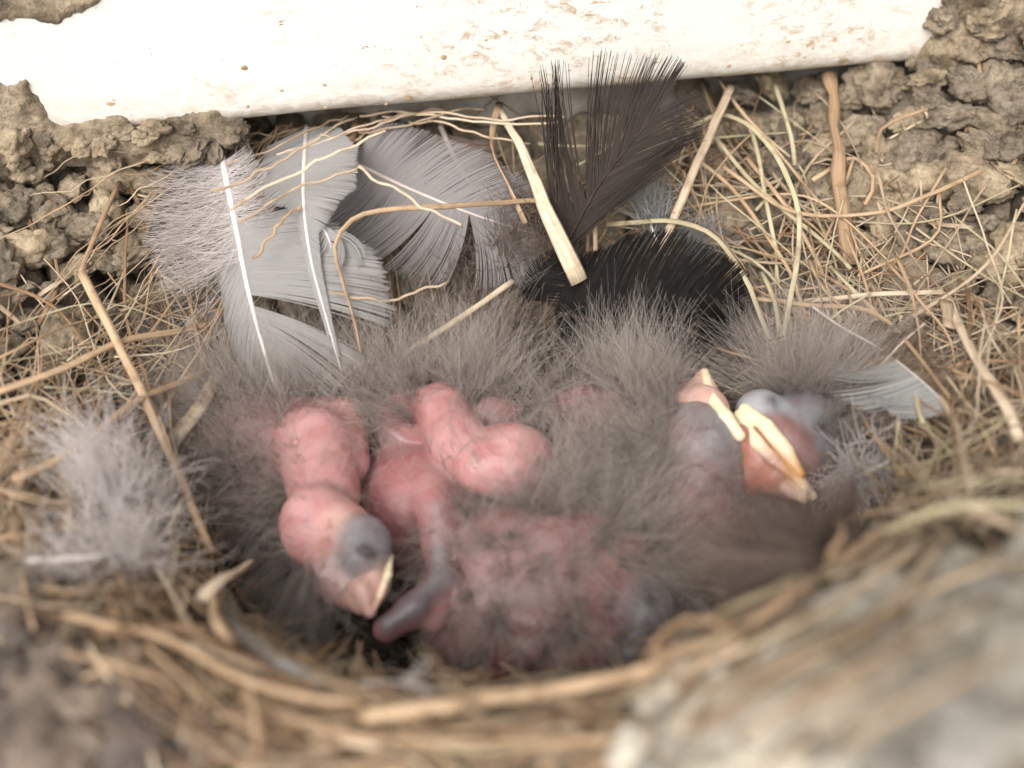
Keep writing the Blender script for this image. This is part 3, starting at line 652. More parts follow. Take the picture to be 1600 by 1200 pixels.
# SECTION feathers
def build_feathers():
    # big grey feather, quill at the top
    feather('grey_feather', 'large grey feather with thick white shaft beside the leftmost chick',
        [(343,222,.9),(352,270,1.3),(370,360,1.7),(385,440,1.8),(405,520,1.6),(432,615,1.1)], 14, M_QUILL, taper=(.8,.3), vanes=[
        dict(mat=M_VANE_GREY, r0=.0068, r1=.002, shape=3, side=1, n=560, t0=.42, t1=.99, length=[(.36,.5),(.5,.65),(.75,.95),(1,.8)], ang=[(.36,48),(1,24)], sweep=-.3, curl=.02, splits=6, split_amt=.03, droop=.05, jit=.012),
        dict(mat=M_VANE_GREY, r0=.007, r1=.0025, shape=3.5, side=-1, n=640, t0=.42, t1=.99, length=[(.42,1.0),(.5,1.7),(.58,2.2),(.68,2.3),(.74,1.9),(.8,1.5),(1,1.0)], ang=[(.42,88),(.55,80),(.68,70),(.78,50),(1,26)], sweep=-.25, curl=-.03, splits=9, split_amt=.045, gap=[(.70,.735)], jit=.010, npt=10),
        dict(part='downy_barbs', mat=M_FLUFF_WHITE, r0=.004, r1=.002, side=1, n=600, t0=.08, t1=.58, length=[(.1,.8),(.3,1.45),(.6,1.2)], ang=[(.1,95),(.5,75)], sweep=.1, curl=.16, splits=14, wav=.24, jit=.35, npt=10),
        dict(part='downy_barbs', mat=M_FLUFF_WHITE, r0=.004, r1=.002, side=-1, n=300, t0=.12, t1=.42, length=[(.1,.4),(.3,.75),(.45,.7)], ang=[(.1,70),(.5,75)], sweep=.1, curl=.12, splits=12, wav=.16, jit=.35, npt=10),
        ])
    feather('grey_feather', 'second grey feather with thin white shaft behind the large one',
        [(480,196,.6),(474,300,('d',DF+.35)),(485,400,('d',DF-.12)),(508,490,('d',DF-.22)),(533,580,('d',DF-.15))], 9, M_QUILL, taper=(1,.12), vanes=[
        dict(mat=M_VANE_GREY, r0=.0085, r1=.003, shape=3, side=1, n=430, t0=.02, t1=.9, length=[(0,.8),(.15,1.0),(.4,.9),(.55,.2),(1,.1)], ang=[(0,62),(1,30)], sweep=-.2, splits=6, split_amt=.03, jit=.012),
        dict(mat=M_VANE_GREY, r0=.0085, r1=.003, shape=3, side=-1, n=430, t0=.02, t1=.95, length=[(0,.7),(.2,1.1),(.45,1.0),(.6,.25),(1,.1)], ang=[(0,55),(.5,62),(1,25)], sweep=-.2, splits=6, split_amt=.04, jit=.012),
        ])
    feather('grey_feather', 'lilac grey feather with split curling barbs right of the hooked grass blade',
        [(548,252,.9),(640,295,1.15),(740,335,1.1),(838,366,.7)], 7, M_QUILL_PINK, [
        dict(mat=M_VANE_LILAC, r0=.0085, r1=.003, shape=3, side=-1, n=330, t0=.0, t1=.98, length=[(0,.9),(.4,1.35),(.7,1.1),(1,.5)], ang=[(0,85),(.5,60),(1,20)], sweep=-.25, splits=5, split_amt=.04, jit=.012),
        dict(mat=M_VANE_LILAC, r0=.009, r1=.003, shape=3, side=1, n=330, t0=.02, t1=.98, length=[(0,1.4),(.4,1.6),(.8,1.2),(1,.6)], ang=[(0,95),(.5,84),(1,30)], sweep=.42, curl=.12, splits=6, split_amt=.16, jit=.012),
        ])
    feather('curled_feather', 'small white curl of feather barbs under the hooked grass blade',
        [(500,352,('d',DF+.1)),(508,362,('d',DF+.05)),(514,374,('d',DF+.02)),(517,388,('d',DF+.02))], 4, M_QUILL, [
        dict(mat=M_VANE_GREY, r0=.010, r1=.004, side=-1, n=44, t0=.0, t1=1, length=[(0,1.0),(1,.7)], ang=[(0,50),(1,30)], sweep=-1.5, splits=3, split_amt=.2, curl=.1),
        dict(mat=M_VANE_GREY, r0=.009, r1=.004, side=1, n=20, t0=.0, t1=1, length=[(0,.5),(1,.5)], ang=[(0,40),(1,20)], sweep=1.4, splits=3, split_amt=.2),
        ])
    feather('brown_feather', 'brownish grey translucent feather behind the broad flat straw',
        [(688,196,.5),(715,255,.9),(755,315,1.0),(805,368,.7)], 9, M_QUILL_PINK, [
        dict(mat=M_BROWN_DOWN, r0=.009, r1=.005, side=-1, n=150, t0=.1, t1=1, length=[(0,.5),(.5,1.0),(1,1.2)], ang=[(0,55),(1,40)], sweep=-.2, splits=10, split_amt=.15, jit=.08, wav=.03),
        dict(mat=M_BROWN_DOWN, r0=.009, r1=.005, side=1, n=120, t0=.1, t1=1, length=[(0,.3),(.5,.5),(1,.8)], ang=[(0,50),(1,40)], sweep=-.2, splits=10, split_amt=.15, jit=.08, wav=.03),
        dict(part='downy_barbs', mat=M_BROWN_DOWN, r0=.006, r1=.003, fluff=[(790,400,.5,240,1.0,(.1,.5,.4),.7),(840,350,.6,200,1.0,(-.4,.7,.4),.5),(740,440,.3,160,.8,(.0,.4,.5),.7),(830,530,.1,260,.8,(.0,.5,.4),.8),(890,560,.1,220,.8,(.1,.5,.4),.8),(1160,540,.2,200,.8,(.1,.5,.4),.8)], wav=.15, rad=.2),
        ])
    feather('fan_feather', 'dark brown feather fanned open in front of the white board',
        [(866,415,.9),(890,370,1.3),(935,290,1.9),(985,225,2.3),(1030,170,2.6)], 8, M_QUILL_DARK, [
        dict(mat=M_VANE_DARK, r0=.013, r1=.003, side=-1, n=110, t0=.02, t1=.97, length=[(0,2.9),(.2,2.75),(.5,2.1),(.8,1.4),(1,.8)], ang=[(0,36),(.3,40),(.6,30),(1,10)], sweep=-.16, splits=16, split_amt=.05, jit=.018, npt=10),
        dict(mat=M_VANE_DARK, r0=.013, r1=.003, side=1, n=120, t0=.02, t1=.98, length=[(0,2.6),(.3,2.2),(.6,1.6),(.85,1.1),(1,.7)], ang=[(0,12),(.5,24),(1,18)], sweep=.20, splits=14, split_amt=.05, jit=.018, npt=10),
        dict(part='downy_barbs', mat=M_BROWN_DOWN, r0=.005, r1=.003, fluff=[(866,400,.7,160,.8,(-.3,.4,.5),.7)], wav=.15, rad=.12),
        ])
    feather('black_feather', 'glossy black feather arched behind the fluffy chicks',
        [(868,488,1.1),(930,500,1.6),(1010,506,1.7),(1080,508,1.6),(1138,512,1.2)], 7, M_QUILL_DARK, [
        dict(mat=M_VANE_BLACK, r0=.013, r1=.004, side=-1, n=420, t0=.0, t1=.99, length=[(0,1.0),(.25,1.5),(.5,1.6),(.8,1.25),(1,.6)], ang=[(0,86),(.5,72),(1,46)], sweep=-.3, curl=.10, splits=10, split_amt=.02, jit=.02, npt=10),
        dict(mat=M_VANE_BLACK, r0=.016, r1=.006, side=1, n=160, t0=.0, t1=.99, length=[(0,.5),(.5,.8),(1,.4)], ang=[(0,60),(1,30)], sweep=-.2, splits=8, split_amt=.05),
        ])
    feather('black_feather', 'small black curved feather tip left of the arched black one',
        [(825,470,.9),(840,440,1.2),(862,415,1.3),(885,400,1.2)], 5, M_QUILL_DARK, [
        dict(mat=M_VANE_BLACK, r0=.013, r1=.005, side=1, n=80, t0=.0, t1=.99, length=[(0,.5),(.5,.75),(1,.5)], ang=[(0,60),(1,50)], sweep=.2, splits=6, split_amt=.05),
        dict(mat=M_VANE_BLACK, r0=.010, r1=.004, side=-1, n=60, t0=.0, t1=.99, length=[(0,.2),(.5,.3),(1,.2)], ang=[(0,60),(1,50)], sweep=.2, splits=6, split_amt=.1),
        ])
    feather('down_feather', 'pale lilac downy plume with white quill on the left straw',
        [(18,880,.35),(90,874,.6),(165,866,.7),(215,845,.7)], 12, M_QUILL, [
        dict(part='downy_barbs', mat=M_FLUFF_WHITE, r0=.0046, r1=.0024, fluff=[(180,790,.7,260,1.35,(-.1,.7,.3),.38),(205,855,.7,300,.8,(.1,.2,.5),.8),(120,875,.6,120,.7,(-.2,.35,.5),.8),(225,790,.6,140,.9,(.25,.5,.4),.5),(170,735,.8,130,1.1,(-.85,.4,.2),.16)], wav=.13, rad=.16)
        ], taper=(1,.5))
    feather('banded_feather', 'brown barred feather with curling barbs right of the rightmost chick',
        [(1268,478,.9),(1310,508,1.1),(1375,545,1.1),(1440,595,1.0),(1492,645,.7)], 5, M_QUILL, [
        dict(mat=M_VANE_BROWN, r0=.011, r1=.006, side=1, n=42, t0=.05, t1=.42, length=[(0,1.0),(.4,1.1)], ang=[(0,60),(.4,70)], sweep=1.0, curl=.1, splits=3, split_amt=.06, jit=.02),
        dict(mat=M_VANE_BROWN, r0=.011, r1=.006, side=-1, n=54, t0=.2, t1=.9, length=[(0,.7),(.5,.8),(1,.5)], ang=[(0,50),(1,40)], sweep=-.5, curl=.05, splits=5, split_amt=.1, jit=.03),
        dict(mat=M_VANE_PALE, r0=.012, r1=.007, side=1, n=70, t0=.45, t1=.98, length=[(.4,.6),(.7,1.2),(1,.7)], ang=[(.4,100),(1,70)], sweep=.75, curl=.05, splits=4, split_amt=.22, jit=.02),
        ])
    feather('brown_feather', 'olive brown curled feather blade above the barred feather shaft',
        [(1445,505,.9),(1410,535,1.2),(1375,570,1.2),(1335,595,1.0)], 4, M_QUILL_PINK, [
        dict(mat=M_VANE_BROWN, r0=.010, r1=.005, side=1, n=70, t0=0, t1=1, length=[(0,.35),(.5,.5),(1,.35)], ang=[(0,50),(1,15)], sweep=-.2, splits=4, split_amt=.05),
        dict(mat=M_VANE_BROWN, r0=.010, r1=.005, side=-1, n=70, t0=0, t1=1, length=[(0,.3),(.5,.35),(1,.3)], ang=[(0,50),(1,15)], sweep=-.2, splits=4, split_amt=.05),
        ])
    feather('down_feather', 'bluish white downy tuft right of the fanned dark feather',
        [(1040,400,.6),(1020,360,.9),(1010,310,1.0),(1012,285,1.0)], 5, M_QUILL, [
        dict(part='downy_barbs', mat=M_VANE_PALE, r0=.006, r1=.003, fluff=[(1020,345,.8,260,.75,(.0,.7,.3),.6),(1080,390,.6,180,.7,(.2,.4,.3),.7)], wav=.12, rad=.12)])
    feather('down_feather', 'whitish fluff feather half hidden below the rightmost chick',
        [(1400,715,.6),(1370,730,.8),(1335,745,.8),(1295,760,.6)], 5, M_QUILL, [
        dict(part='downy_barbs', mat=M_FLUFF_WHITE, r0=.007, r1=.004, fluff=[(1345,735,.7,260,.75,(-.1,-.1,.6),.8),(1310,760,.6,160,.6,(-.2,-.3,.5),.8)], wav=.12, rad=.15)])
    feather('dark_feather', 'dark brown feather spread under the right chicks at the rim',
        [(1335,815,.3),(1290,850,.8),(1220,878,.9),(1130,900,.8)], 6, M_QUILL_DARK, [
        dict(mat=M_BROWN_DOWN, r0=.006, r1=.003, side=1, n=230, t0=0, t1=1, length=[(0,.8),(.5,1.2),(1,.8)], ang=[(0,34),(1,20)], sweep=-.1, splits=20, split_amt=.12, jit=.12, wav=.05),
        dict(mat=M_BROWN_DOWN, r0=.006, r1=.003, side=-1, n=230, t0=0, t1=1, length=[(0,.8),(.5,1.2),(1,.7)], ang=[(0,34),(1,20)], sweep=-.1, splits=20, split_amt=.12, jit=.12, wav=.05),
        dict(part='downy_barbs', mat=M_BROWN_DOWN, r0=.005, r1=.0025, fluff=[(1230,850,.9,260,.8,(-.3,.2,.6),.7),(1150,880,.9,200,.8,(-.3,.1,.6),.7),(1290,820,.6,160,.7,(.0,.3,.6),.7)], wav=.14, rad=.2)])
    feather('slim_feather', 'slim blue grey feather strip lying in the straw of the front left rim',
        [(355,935,.4),(372,985,.5),(430,1030,.5),(500,1066,.4)], 5, M_QUILL, [
        dict(mat=M_VANE_PALE, r0=.012, r1=.008, side=1, n=80, t0=0, t1=1, length=[(0,.15),(.5,.2),(1,.15)], ang=[(0,30),(1,20)], sweep=0, splits=3, split_amt=.05),
        dict(mat=M_VANE_PALE, r0=.012, r1=.008, side=-1, n=80, t0=0, t1=1, length=[(0,.2),(.5,.2),(1,.15)], ang=[(0,30),(1,20)], sweep=0, splits=3, split_amt=.05)])
    feather('down_feather', 'dusty grey feather wisp at the front rim below the grey wing',
        [(560,1068,.3),(610,1066,.4),(655,1070,.4),(690,1082,.3)], 6, M_QUILL_PINK, [
        dict(part='downy_barbs', mat=M_FLUFF_WHITE, r0=.007, r1=.004, fluff=[(640,1072,.3,40,.25,(.3,.0,.5),.9)], wav=.12, rad=.15)])
build_feathers()

# ------------------------------------------------------------------ nestlings: bodies grown from a signed distance field
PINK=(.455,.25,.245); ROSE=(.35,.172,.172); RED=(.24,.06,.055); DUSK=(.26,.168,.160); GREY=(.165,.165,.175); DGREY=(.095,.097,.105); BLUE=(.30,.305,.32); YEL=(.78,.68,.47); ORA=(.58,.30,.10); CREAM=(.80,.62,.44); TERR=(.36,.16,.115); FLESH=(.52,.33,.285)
def pr(px, py, z, rpx):
    p = at_z(px, py, z); return p, cm(p, rpx)
def cap(a, b, c, c2=None): return ('cap', *pr(*a), *pr(*b), c, c2 or c)
def ell(px, py, z, rpx, dirs, c):
    """rpx: radii in px along (picture right, picture up, towards camera), tilt in degrees"""
    p = at_z(px, py, z); s = depth_of(p)/FPX; a = math.radians(dirs); e1 = RGT*math.cos(a)+UPV*math.sin(a); e2 = -RGT*math.sin(a)+UPV*math.cos(a)
    return ('ell', p, np.stack([e1, e2, -FWD]), np.array(rpx, float)*s, c)
def sdist(pr_, Q):
    if pr_[0] == 'cap':
        _, a, ra, b, rb, *_c = pr_; ab = b-a; t = np.clip(((Q-a)@ab)/(ab@ab+1e-12), 0, 1)
        return np.linalg.norm(Q-a-t[:,None]*ab, axis=1)-(ra+(rb-ra)*t)
    _, c, R, rad, _c = pr_; q = (Q-c)@R.T; k0 = np.linalg.norm(q/rad, axis=1); k1 = np.linalg.norm(q/rad**2, axis=1)+1e-9
    return k0*(k0-1)/k1
def smin(a, b, k):
    h = np.clip(.5+.5*(b-a)/k, 0, 1); return b*(1-h)+a*h-k*h*(1-h)
def sdf_mesh(prims, vox, k, wrinkle=.0, seed=0., carve=(), cb=.30):
    lo = np.full(3, 9e9); hi = -lo
    for q in prims:
        if q[0] == 'cap':
            for c, r in ((q[1],q[2]),(q[3],q[4])): lo = np.minimum(lo, c-r); hi = np.maximum(hi, c+r)
        else: lo = np.minimum(lo, q[1]-q[3].max()); hi = np.maximum(hi, q[1]+q[3].max())
    lo -= vox*4; hi += vox*4; n = np.ceil((hi-lo)/vox).astype(int)+1
    ax = [lo[i]+vox*np.arange(n[i]) for i in range(3)]
    G = np.stack(np.meshgrid(*ax, indexing='ij'), -1).reshape(-1,3)
    D = None
    for q in prims:
        d = sdist(q, G); D = d if D is None else smin(D, d, k)
    for q, kk in carve:
        d = sdist(q, G); D = -smin(-D, d, kk)
    if wrinkle:
        w = np.sin(G[:,0]*9+seed+1.7*np.sin(G[:,1]*5))*np.sin(G[:,1]*8-seed+1.3*np.sin(G[:,2]*6))*np.sin(G[:,2]*9+2*seed)
        w2 = np.sin(G[:,0]*21+3*np.sin(G[:,1]*7+seed))*np.sin(G[:,1]*24+2.6*np.sin(G[:,2]*8))*np.sin(G[:,2]*19+2*np.sin(G[:,0]*9))
        D = D + wrinkle*w + wrinkle*.7*w2
    D = D.reshape(n); ins = D < 0
    cs = tuple(n-1); cnt = np.zeros(cs); acc = np.zeros(cs+(3,))
    cor = [(i,j,l) for i in (0,1) for j in (0,1) for l in (0,1)]
    for a in cor:
        for axis in range(3):
            if a[axis]: continue
            b = list(a); b[axis] = 1
            sa = tuple(slice(a[i], a[i]+cs[i]) for i in range(3)); sb = tuple(slice(b[i], b[i]+cs[i]) for i in range(3))
            va, vb = D[sa], D[sb]; x = ins[sa] != ins[sb]; t = np.where(x, va/(va-vb+1e-20), 0)
            cnt += x
            for i in range(3): acc[...,i] += np.where(x, a[i]+(t if i == axis else 0), 0)
    act = cnt > 0; ids = -np.ones(cs, int); ids[act] = np.arange(act.sum())
    V = (np.argwhere(act)+acc[act]/cnt[act][:,None])*vox+lo
    F = []
    for axis in range(3):
        u, v = (axis+1)%3, (axis+2)%3
        sl = [slice(0,None)]*3; sl2 = [slice(0,None)]*3; sl[axis] = slice(0,-1); sl2[axis] = slice(1,None)
        x = ins[tuple(sl)] != ins[tuple(sl2)]; E = np.argwhere(x); E = E[(E[:,u]>0)&(E[:,v]>0)&(E[:,u]<n[u]-1)&(E[:,v]<n[v]-1)]
        def c(du, dv):
            q = E.copy(); q[:,u] -= du; q[:,v] -= dv; return ids[q[:,0],q[:,1],q[:,2]]
        quad = np.stack([c(1,1), c(0,1), c(0,0), c(1,0)], -1); fl = ~ins[tuple(sl)][tuple(E.T)]
        quad[fl] = quad[fl][:,::-1]; F.append(quad)
    F = np.vstack(F); F = F[(F >= 0).all(1)]
    # colour: soft blend of the nearest shapes' colours
    W = np.zeros(len(V)); C = np.zeros((len(V),3))
    for q in prims:
        d = np.abs(sdist(q, V)); w = np.exp(-d/(k*cb+.012)); 
        if q[0] == 'cap':
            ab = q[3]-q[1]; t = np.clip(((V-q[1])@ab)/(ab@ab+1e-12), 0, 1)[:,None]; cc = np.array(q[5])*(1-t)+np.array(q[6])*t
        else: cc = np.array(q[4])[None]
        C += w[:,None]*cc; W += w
    return V, F, C/W[:,None]
def normals(V, F):
    n = np.cross(V[F[:,2]]-V[F[:,0]], V[F[:,3]]-V[F[:,1]]); N = np.zeros_like(V)
    for i in range(4): np.add.at(N, F[:,i], n)
    return N/(np.linalg.norm(N, axis=1)[:,None]+1e-12)
def down(name, V, N, tracts, mat, parent, r0=.0027, r1=.0012, per=26, npt=9):
    """tracts: (px, py, z, radius px, tufts, length cm, comb (right, up, out), comb weight, spread)"""
    st = []; rs = []; u = np.linspace(0,1,npt)
    for tr in tracts:
        (a, b, z, rp, nt_, L, comb, cw, spr) = tr[:9]
        c = at_z(a, b, z); R = cm(c, rp); d = np.linalg.norm(V-c, axis=1); w = np.exp(-(d/R)**2)*(d < 2.0*R)*(N@(-FWD) > -.35)
        if w.sum() <= 0: continue
        nt_ = tr[9] if len(tr) > 9 else max(3, int(nt_*.078)); L *= 1.2; pf = 3 if len(tr) > 9 else per
        ids = rng.choice(len(V), nt_, p=w/w.sum()); cv = unit(comb[0]*RGT+comb[1]*UPV-comb[2]*FWD)
        for i in ids:                                            # each plume fans out from one point of the tract
            base = unit(N[i]*(1-cw)+cv*cw+.22*rng.normal(size=3)); Lt = L*random.uniform(.75,1.2); n = pf+random.randint(-1,1) if pf < 6 else pf+random.randint(-6,6)
            for _ in range(n):                                   # each strand is a loose wisp of a few barbs
                dd = unit(base+spr*1.3*rng.normal(size=3)); l0 = Lt*random.uniform(.35,1.35); e1 = unit(rng.normal(size=3)); e2 = np.cross(dd, e1); ph = random.random()*6.3; fq = random.uniform(2.5,6); cu = .28*random.gauss(0,1)
                org = V[i]-N[i]*.03+rng.normal(size=3)*.05
                for _k in range(3):
                    l = l0*random.uniform(.75,1.0); d3 = unit(dd+.06*rng.normal(size=3))
                    q = org+np.outer(u*l, d3)+np.outer(.06*l*np.sin(ph+u*fq)*u, e1)+np.outer(cu*l*u*u, e2)
                    q[:,2] -= .05*l*u*u
                    st.append(q); rs.append(.0017)
    rs = np.array(rs)
    return hair_obj(name, st, rs, rs*.5, mat, parent, 1.2)
def nestling(label, base, prims, k, beak=None, flange=None, tracts=(), dark=(), wrinkle=.007, seed=0., carve=(), bk=.05, cb=.5):
    root = thing('nestling', base, label, 'bird chick', 'chicks huddled in the nest')
    V, F, C = sdf_mesh(prims, .042, k, wrinkle, seed, carve, cb); N = normals(V, F)
    mesh_obj('body', V, F, M_SKIN, root, colors=C)
    if beak:
        b = sdf_mesh(beak, .018, bk); bo = mesh_obj('beak', b[0], b[1], M_BEAK, root, colors=b[2])
        b = sdf_mesh(flange, .015, bk*.8); mesh_obj('gape_flange', b[0], b[1], M_BEAK, bo, colors=b[2])
    if tracts: down('down', V, N, tracts, M_DOWN, root)
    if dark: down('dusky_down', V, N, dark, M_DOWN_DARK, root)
    return root
# SECTION nestlings
def build_nestlings():
    # leftmost chick: bare pink head hanging down, dark closed eye
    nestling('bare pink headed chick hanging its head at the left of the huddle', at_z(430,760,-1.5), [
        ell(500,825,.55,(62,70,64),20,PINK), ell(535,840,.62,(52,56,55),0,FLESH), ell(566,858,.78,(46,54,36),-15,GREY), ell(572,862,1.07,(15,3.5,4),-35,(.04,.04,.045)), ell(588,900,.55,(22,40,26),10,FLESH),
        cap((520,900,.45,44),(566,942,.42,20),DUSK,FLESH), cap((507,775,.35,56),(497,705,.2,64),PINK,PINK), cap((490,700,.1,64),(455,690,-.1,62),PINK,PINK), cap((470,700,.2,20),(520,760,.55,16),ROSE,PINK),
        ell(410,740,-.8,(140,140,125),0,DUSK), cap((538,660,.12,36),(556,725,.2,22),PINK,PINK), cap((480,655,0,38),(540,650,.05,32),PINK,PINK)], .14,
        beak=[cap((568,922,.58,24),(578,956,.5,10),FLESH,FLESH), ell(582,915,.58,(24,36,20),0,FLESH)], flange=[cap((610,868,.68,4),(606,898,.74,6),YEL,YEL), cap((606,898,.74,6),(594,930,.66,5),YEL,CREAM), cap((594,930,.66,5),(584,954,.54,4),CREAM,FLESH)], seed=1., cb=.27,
        tracts=[(420,640,-.2,80,230,1.15,(-.3,.75,.35),.55,.28),(440,705,.1,40,30,.9,(-.5,.4,.5),.5,.4),(450,780,.0,30,30,.9,(-.7,.0,.5),.5,.35),(555,640,.1,30,24,.9,(.3,.7,.4),.5,.35),(500,720,.3,70,0,.7,(-.3,.3,.7),.4,.5,30),(385,690,-.2,80,0,1.05,(-.35,.6,.5),.5,.38,170),(370,800,-.4,80,0,1.0,(-.6,.0,.6),.5,.38,120),(440,650,-.1,60,0,1.1,(-.2,.85,.35),.55,.36,90),(480,820,.6,60,0,.6,(-.4,-.1,.7),.4,.5,18),(540,880,.7,60,0,.6,(-.2,-.7,.5),.5,.45,24),(530,625,-.1,50,90,1.1,(.05,.9,.25),.6,.22),(350,740,-.6,85,300,1.25,(-.7,.25,.5),.5,.28),(400,830,-.7,75,220,1.15,(-.45,-.2,.55),.5,.28),(385,740,-.5,60,130,.9,(-.4,.3,.7),.45,.35)],
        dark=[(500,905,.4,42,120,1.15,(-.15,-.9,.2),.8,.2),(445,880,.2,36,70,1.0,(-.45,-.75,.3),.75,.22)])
    # middle chick: curled neck, head turned away, wing hanging in front
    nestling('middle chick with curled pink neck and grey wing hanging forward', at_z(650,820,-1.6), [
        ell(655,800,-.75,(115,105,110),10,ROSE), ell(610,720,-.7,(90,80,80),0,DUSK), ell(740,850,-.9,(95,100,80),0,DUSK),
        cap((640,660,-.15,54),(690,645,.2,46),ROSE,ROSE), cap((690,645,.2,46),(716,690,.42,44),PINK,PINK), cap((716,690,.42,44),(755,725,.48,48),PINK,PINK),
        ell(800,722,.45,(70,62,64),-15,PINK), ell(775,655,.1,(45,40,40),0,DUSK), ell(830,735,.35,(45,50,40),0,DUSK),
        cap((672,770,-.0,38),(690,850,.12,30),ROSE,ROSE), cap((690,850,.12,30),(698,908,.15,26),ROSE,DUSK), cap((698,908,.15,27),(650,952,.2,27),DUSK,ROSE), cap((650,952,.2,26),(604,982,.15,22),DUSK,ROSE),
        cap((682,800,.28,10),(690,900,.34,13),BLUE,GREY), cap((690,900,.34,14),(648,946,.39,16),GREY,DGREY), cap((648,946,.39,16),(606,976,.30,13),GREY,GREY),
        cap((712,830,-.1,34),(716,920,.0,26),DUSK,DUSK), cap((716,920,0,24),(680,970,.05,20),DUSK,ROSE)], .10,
        beak=None, seed=2.3, cb=.25, carve=[(('cap',*pr(752,662,.62,7),*pr(776,660,.62,8),RED,RED),.03)],
        tracts=[(755,600,-.1,55,220,1.35,(.05,.9,.3),.6,.3),(640,590,-.3,60,240,1.2,(-.15,.85,.35),.6,.27),(600,700,-.3,60,130,1.1,(-.2,.5,.5),.5,.3),(860,740,.3,42,80,.75,(.6,-.1,.5),.5,.32),(740,850,-.3,50,90,.8,(.1,-.1,.7),.5,.38),(640,770,-.1,70,60,.7,(0,.2,.8),.5,.4),(720,690,.5,60,0,.7,(0,.5,.6),.45,.5,26),(800,730,.6,60,0,.6,(.3,.2,.7),.45,.5,26),(690,860,.2,60,0,.6,(.1,-.1,.8),.45,.5,26)],
        dark=[(800,620,-.1,50,45,1.3,(.5,.6,.3),.5,.28)])
    # front chick: its back and rump to the viewer
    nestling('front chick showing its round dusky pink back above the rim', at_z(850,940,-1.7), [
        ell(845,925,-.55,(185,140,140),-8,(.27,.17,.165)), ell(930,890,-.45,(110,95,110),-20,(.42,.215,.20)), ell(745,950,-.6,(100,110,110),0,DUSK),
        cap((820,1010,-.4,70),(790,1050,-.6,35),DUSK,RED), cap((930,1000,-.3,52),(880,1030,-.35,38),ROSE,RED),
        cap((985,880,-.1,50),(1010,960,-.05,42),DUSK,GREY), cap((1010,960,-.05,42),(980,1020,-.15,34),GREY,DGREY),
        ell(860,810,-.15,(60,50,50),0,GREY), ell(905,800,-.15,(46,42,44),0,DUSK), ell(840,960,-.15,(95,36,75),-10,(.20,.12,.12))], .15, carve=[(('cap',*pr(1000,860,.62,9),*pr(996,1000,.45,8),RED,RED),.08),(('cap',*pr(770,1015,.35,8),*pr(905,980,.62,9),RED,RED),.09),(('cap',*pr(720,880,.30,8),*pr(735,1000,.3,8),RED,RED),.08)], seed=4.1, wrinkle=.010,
        tracts=[(860,790,.0,75,230,1.0,(.0,.5,.5),.45,.34),(960,860,.0,65,180,1.1,(.5,.4,.5),.45,.32),(760,830,-.1,70,130,.9,(-.2,.2,.7),.45,.38),(850,890,.1,100,150,.85,(.1,-.5,.6),.5,.42),(880,960,.1,90,60,.9,(.1,-.5,.6),.5,.45),(800,930,.1,70,30,1.0,(-.2,-.4,.7),.5,.5),(900,900,.2,60,30,1.0,(.2,-.3,.7),.5,.5),(850,960,.2,130,0,.8,(.0,-.5,.6),.45,.5,70),(1030,920,.0,55,150,1.1,(.7,.0,.5),.45,.32),(800,1020,-.2,45,60,.55,(-.1,.3,.7),.5,.5),(740,960,-.2,60,30,.6,(-.3,-.1,.8),.45,.4)],
        dark=[(920,790,-.1,70,160,1.0,(.4,.5,.4),.5,.33),(1010,980,.0,50,80,.8,(.4,-.3,.6),.5,.35)])
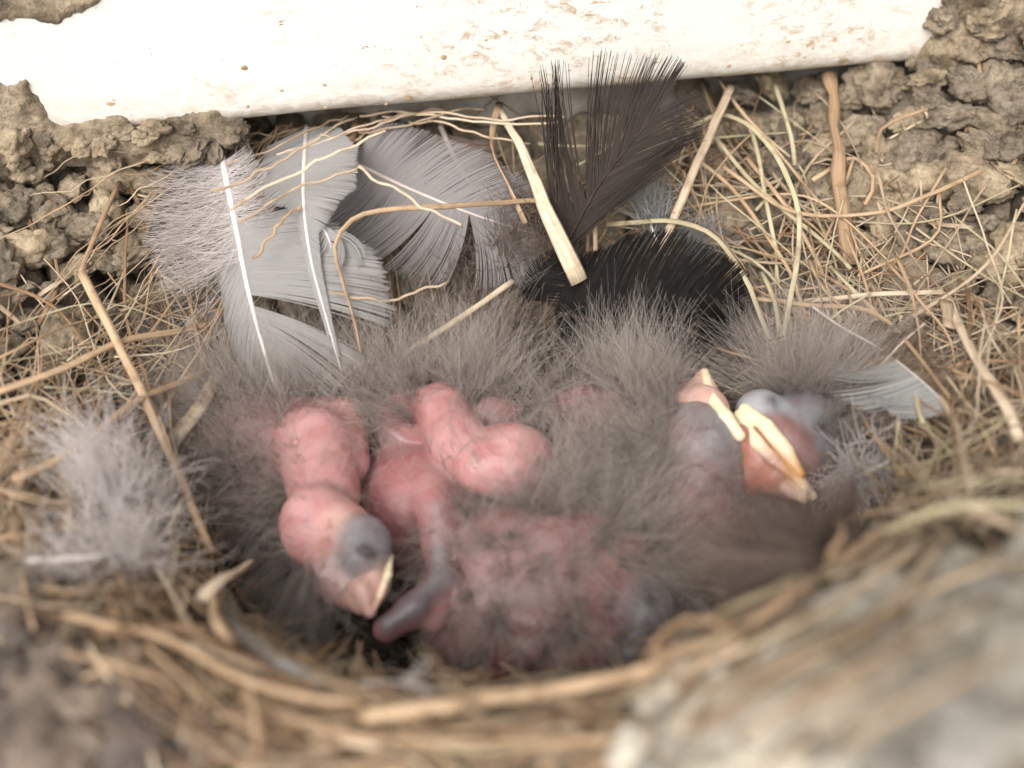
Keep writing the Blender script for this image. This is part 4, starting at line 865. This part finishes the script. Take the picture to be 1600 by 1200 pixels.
    # right of the middle: fuzzy chick, pale beak pointing up
    nestling('fuzzy chick with pale beak pointing up at the arched black feather', at_z(1040,780,-1.5), [
        ell(1085,705,.30,(74,84,76),10,(.19,.165,.16)), ell(1124,688,.62,(36,42,34),0,BLUE), ell(1122,684,.90,(4,13,4),10,(.06,.06,.07)), ell(1086,640,.42,(42,50,42),15,DUSK), ell(1110,735,.40,(46,44,42),0,(.16,.145,.145)),
        ell(1075,790,-.35,(100,95,105),0,(.29,.15,.145)), ell(970,730,-.55,(125,120,120),0,DUSK), cap((1090,760,.05,74),(1065,790,-.15,84),(.24,.16,.155),(.29,.15,.145)), ell(905,650,-.35,(60,50,50),0,ROSE)], .20,
        beak=[cap((1097,590,.74,11),(1080,634,.72,30),FLESH,FLESH), ell(1100,640,.72,(42,38,28),-40,FLESH), cap((1101,586,.76,8),(1120,640,.74,18),CREAM,FLESH)],
        flange=[cap((1101,582,.80,7),(1110,622,.90,11),CREAM,YEL), cap((1110,622,.90,11),(1133,652,.97,12),YEL,YEL), cap((1133,652,.97,12),(1156,681,.90,9),YEL,YEL)], seed=6.,
        tracts=[(990,625,-.1,75,400,1.12,(-.05,.9,.3),.62,.25),(1025,640,.1,36,100,1.0,(-.45,.85,.2),.6,.28),(935,710,-.2,75,150,1.1,(-.25,.6,.5),.5,.32),(1040,705,.3,55,220,.8,(-.4,.5,.6),.5,.35),(945,790,-.2,70,230,.9,(-.1,-.1,.8),.4,.4)],
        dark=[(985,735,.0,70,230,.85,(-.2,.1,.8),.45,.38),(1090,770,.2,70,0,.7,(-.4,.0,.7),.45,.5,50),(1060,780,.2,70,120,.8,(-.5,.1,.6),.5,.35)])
    # rightmost chick: orange throat, thick yellow gape
    nestling('rightmost chick with orange throat and thick yellow mouth edges', at_z(1240,740,-1.2), [
        ell(1250,685,.22,(70,78,72),-25,GREY), ell(1194,648,.58,(46,38,38),-25,BLUE), ell(1204,634,.88,(6,12,6),0,(.03,.03,.035)), ell(1236,700,.45,(34,66,44),42,DUSK),
        ell(1196,722,.40,(74,40,42),-50,TERR), ell(1180,735,.30,(40,50,40),-60,(.30,.10,.07)), cap((1215,745,.46,34),(1254,770,.42,15),TERR,FLESH), ell(1290,740,-.3,(80,85,80),0,GREY), ell(1250,790,-.5,(80,70,70),0,DGREY)], .09,
        beak=[cap((1172,664,.70,12),(1240,742,.68,12),ORA,ORA), cap((1238,742,.68,12),(1258,766,.60,9),ORA,CREAM), cap((1250,752,.64,9),(1270,775,.56,7),CREAM,YEL), cap((1228,762,.56,12),(1256,780,.52,7),FLESH,CREAM)],
        flange=[cap((1156,649,.76,10),(1182,692,.80,11),YEL,YEL), cap((1182,692,.80,11),(1210,720,.80,9),YEL,FLESH), cap((1210,720,.80,9),(1238,745,.70,6),FLESH,ORA),
              cap((1164,640,.80,10),(1197,667,.86,13),YEL,YEL), cap((1197,667,.86,13),(1229,705,.84,12),YEL,CREAM), cap((1229,705,.84,11),(1250,740,.74,8),CREAM,ORA)], bk=.02, seed=8., cb=.3,
        tracts=[(1260,620,-.0,65,330,1.25,(.15,.85,.3),.6,.28),(1300,660,-.1,60,270,1.4,(.6,.5,.35),.6,.28),(1220,605,.1,45,130,1.2,(-.2,.9,.3),.6,.26),(1300,740,-.2,55,170,1.0,(.7,.0,.4),.5,.33)],
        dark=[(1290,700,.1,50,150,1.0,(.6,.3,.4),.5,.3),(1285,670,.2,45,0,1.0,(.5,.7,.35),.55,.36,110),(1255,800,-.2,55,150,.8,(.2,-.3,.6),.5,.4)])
build_nestlings()
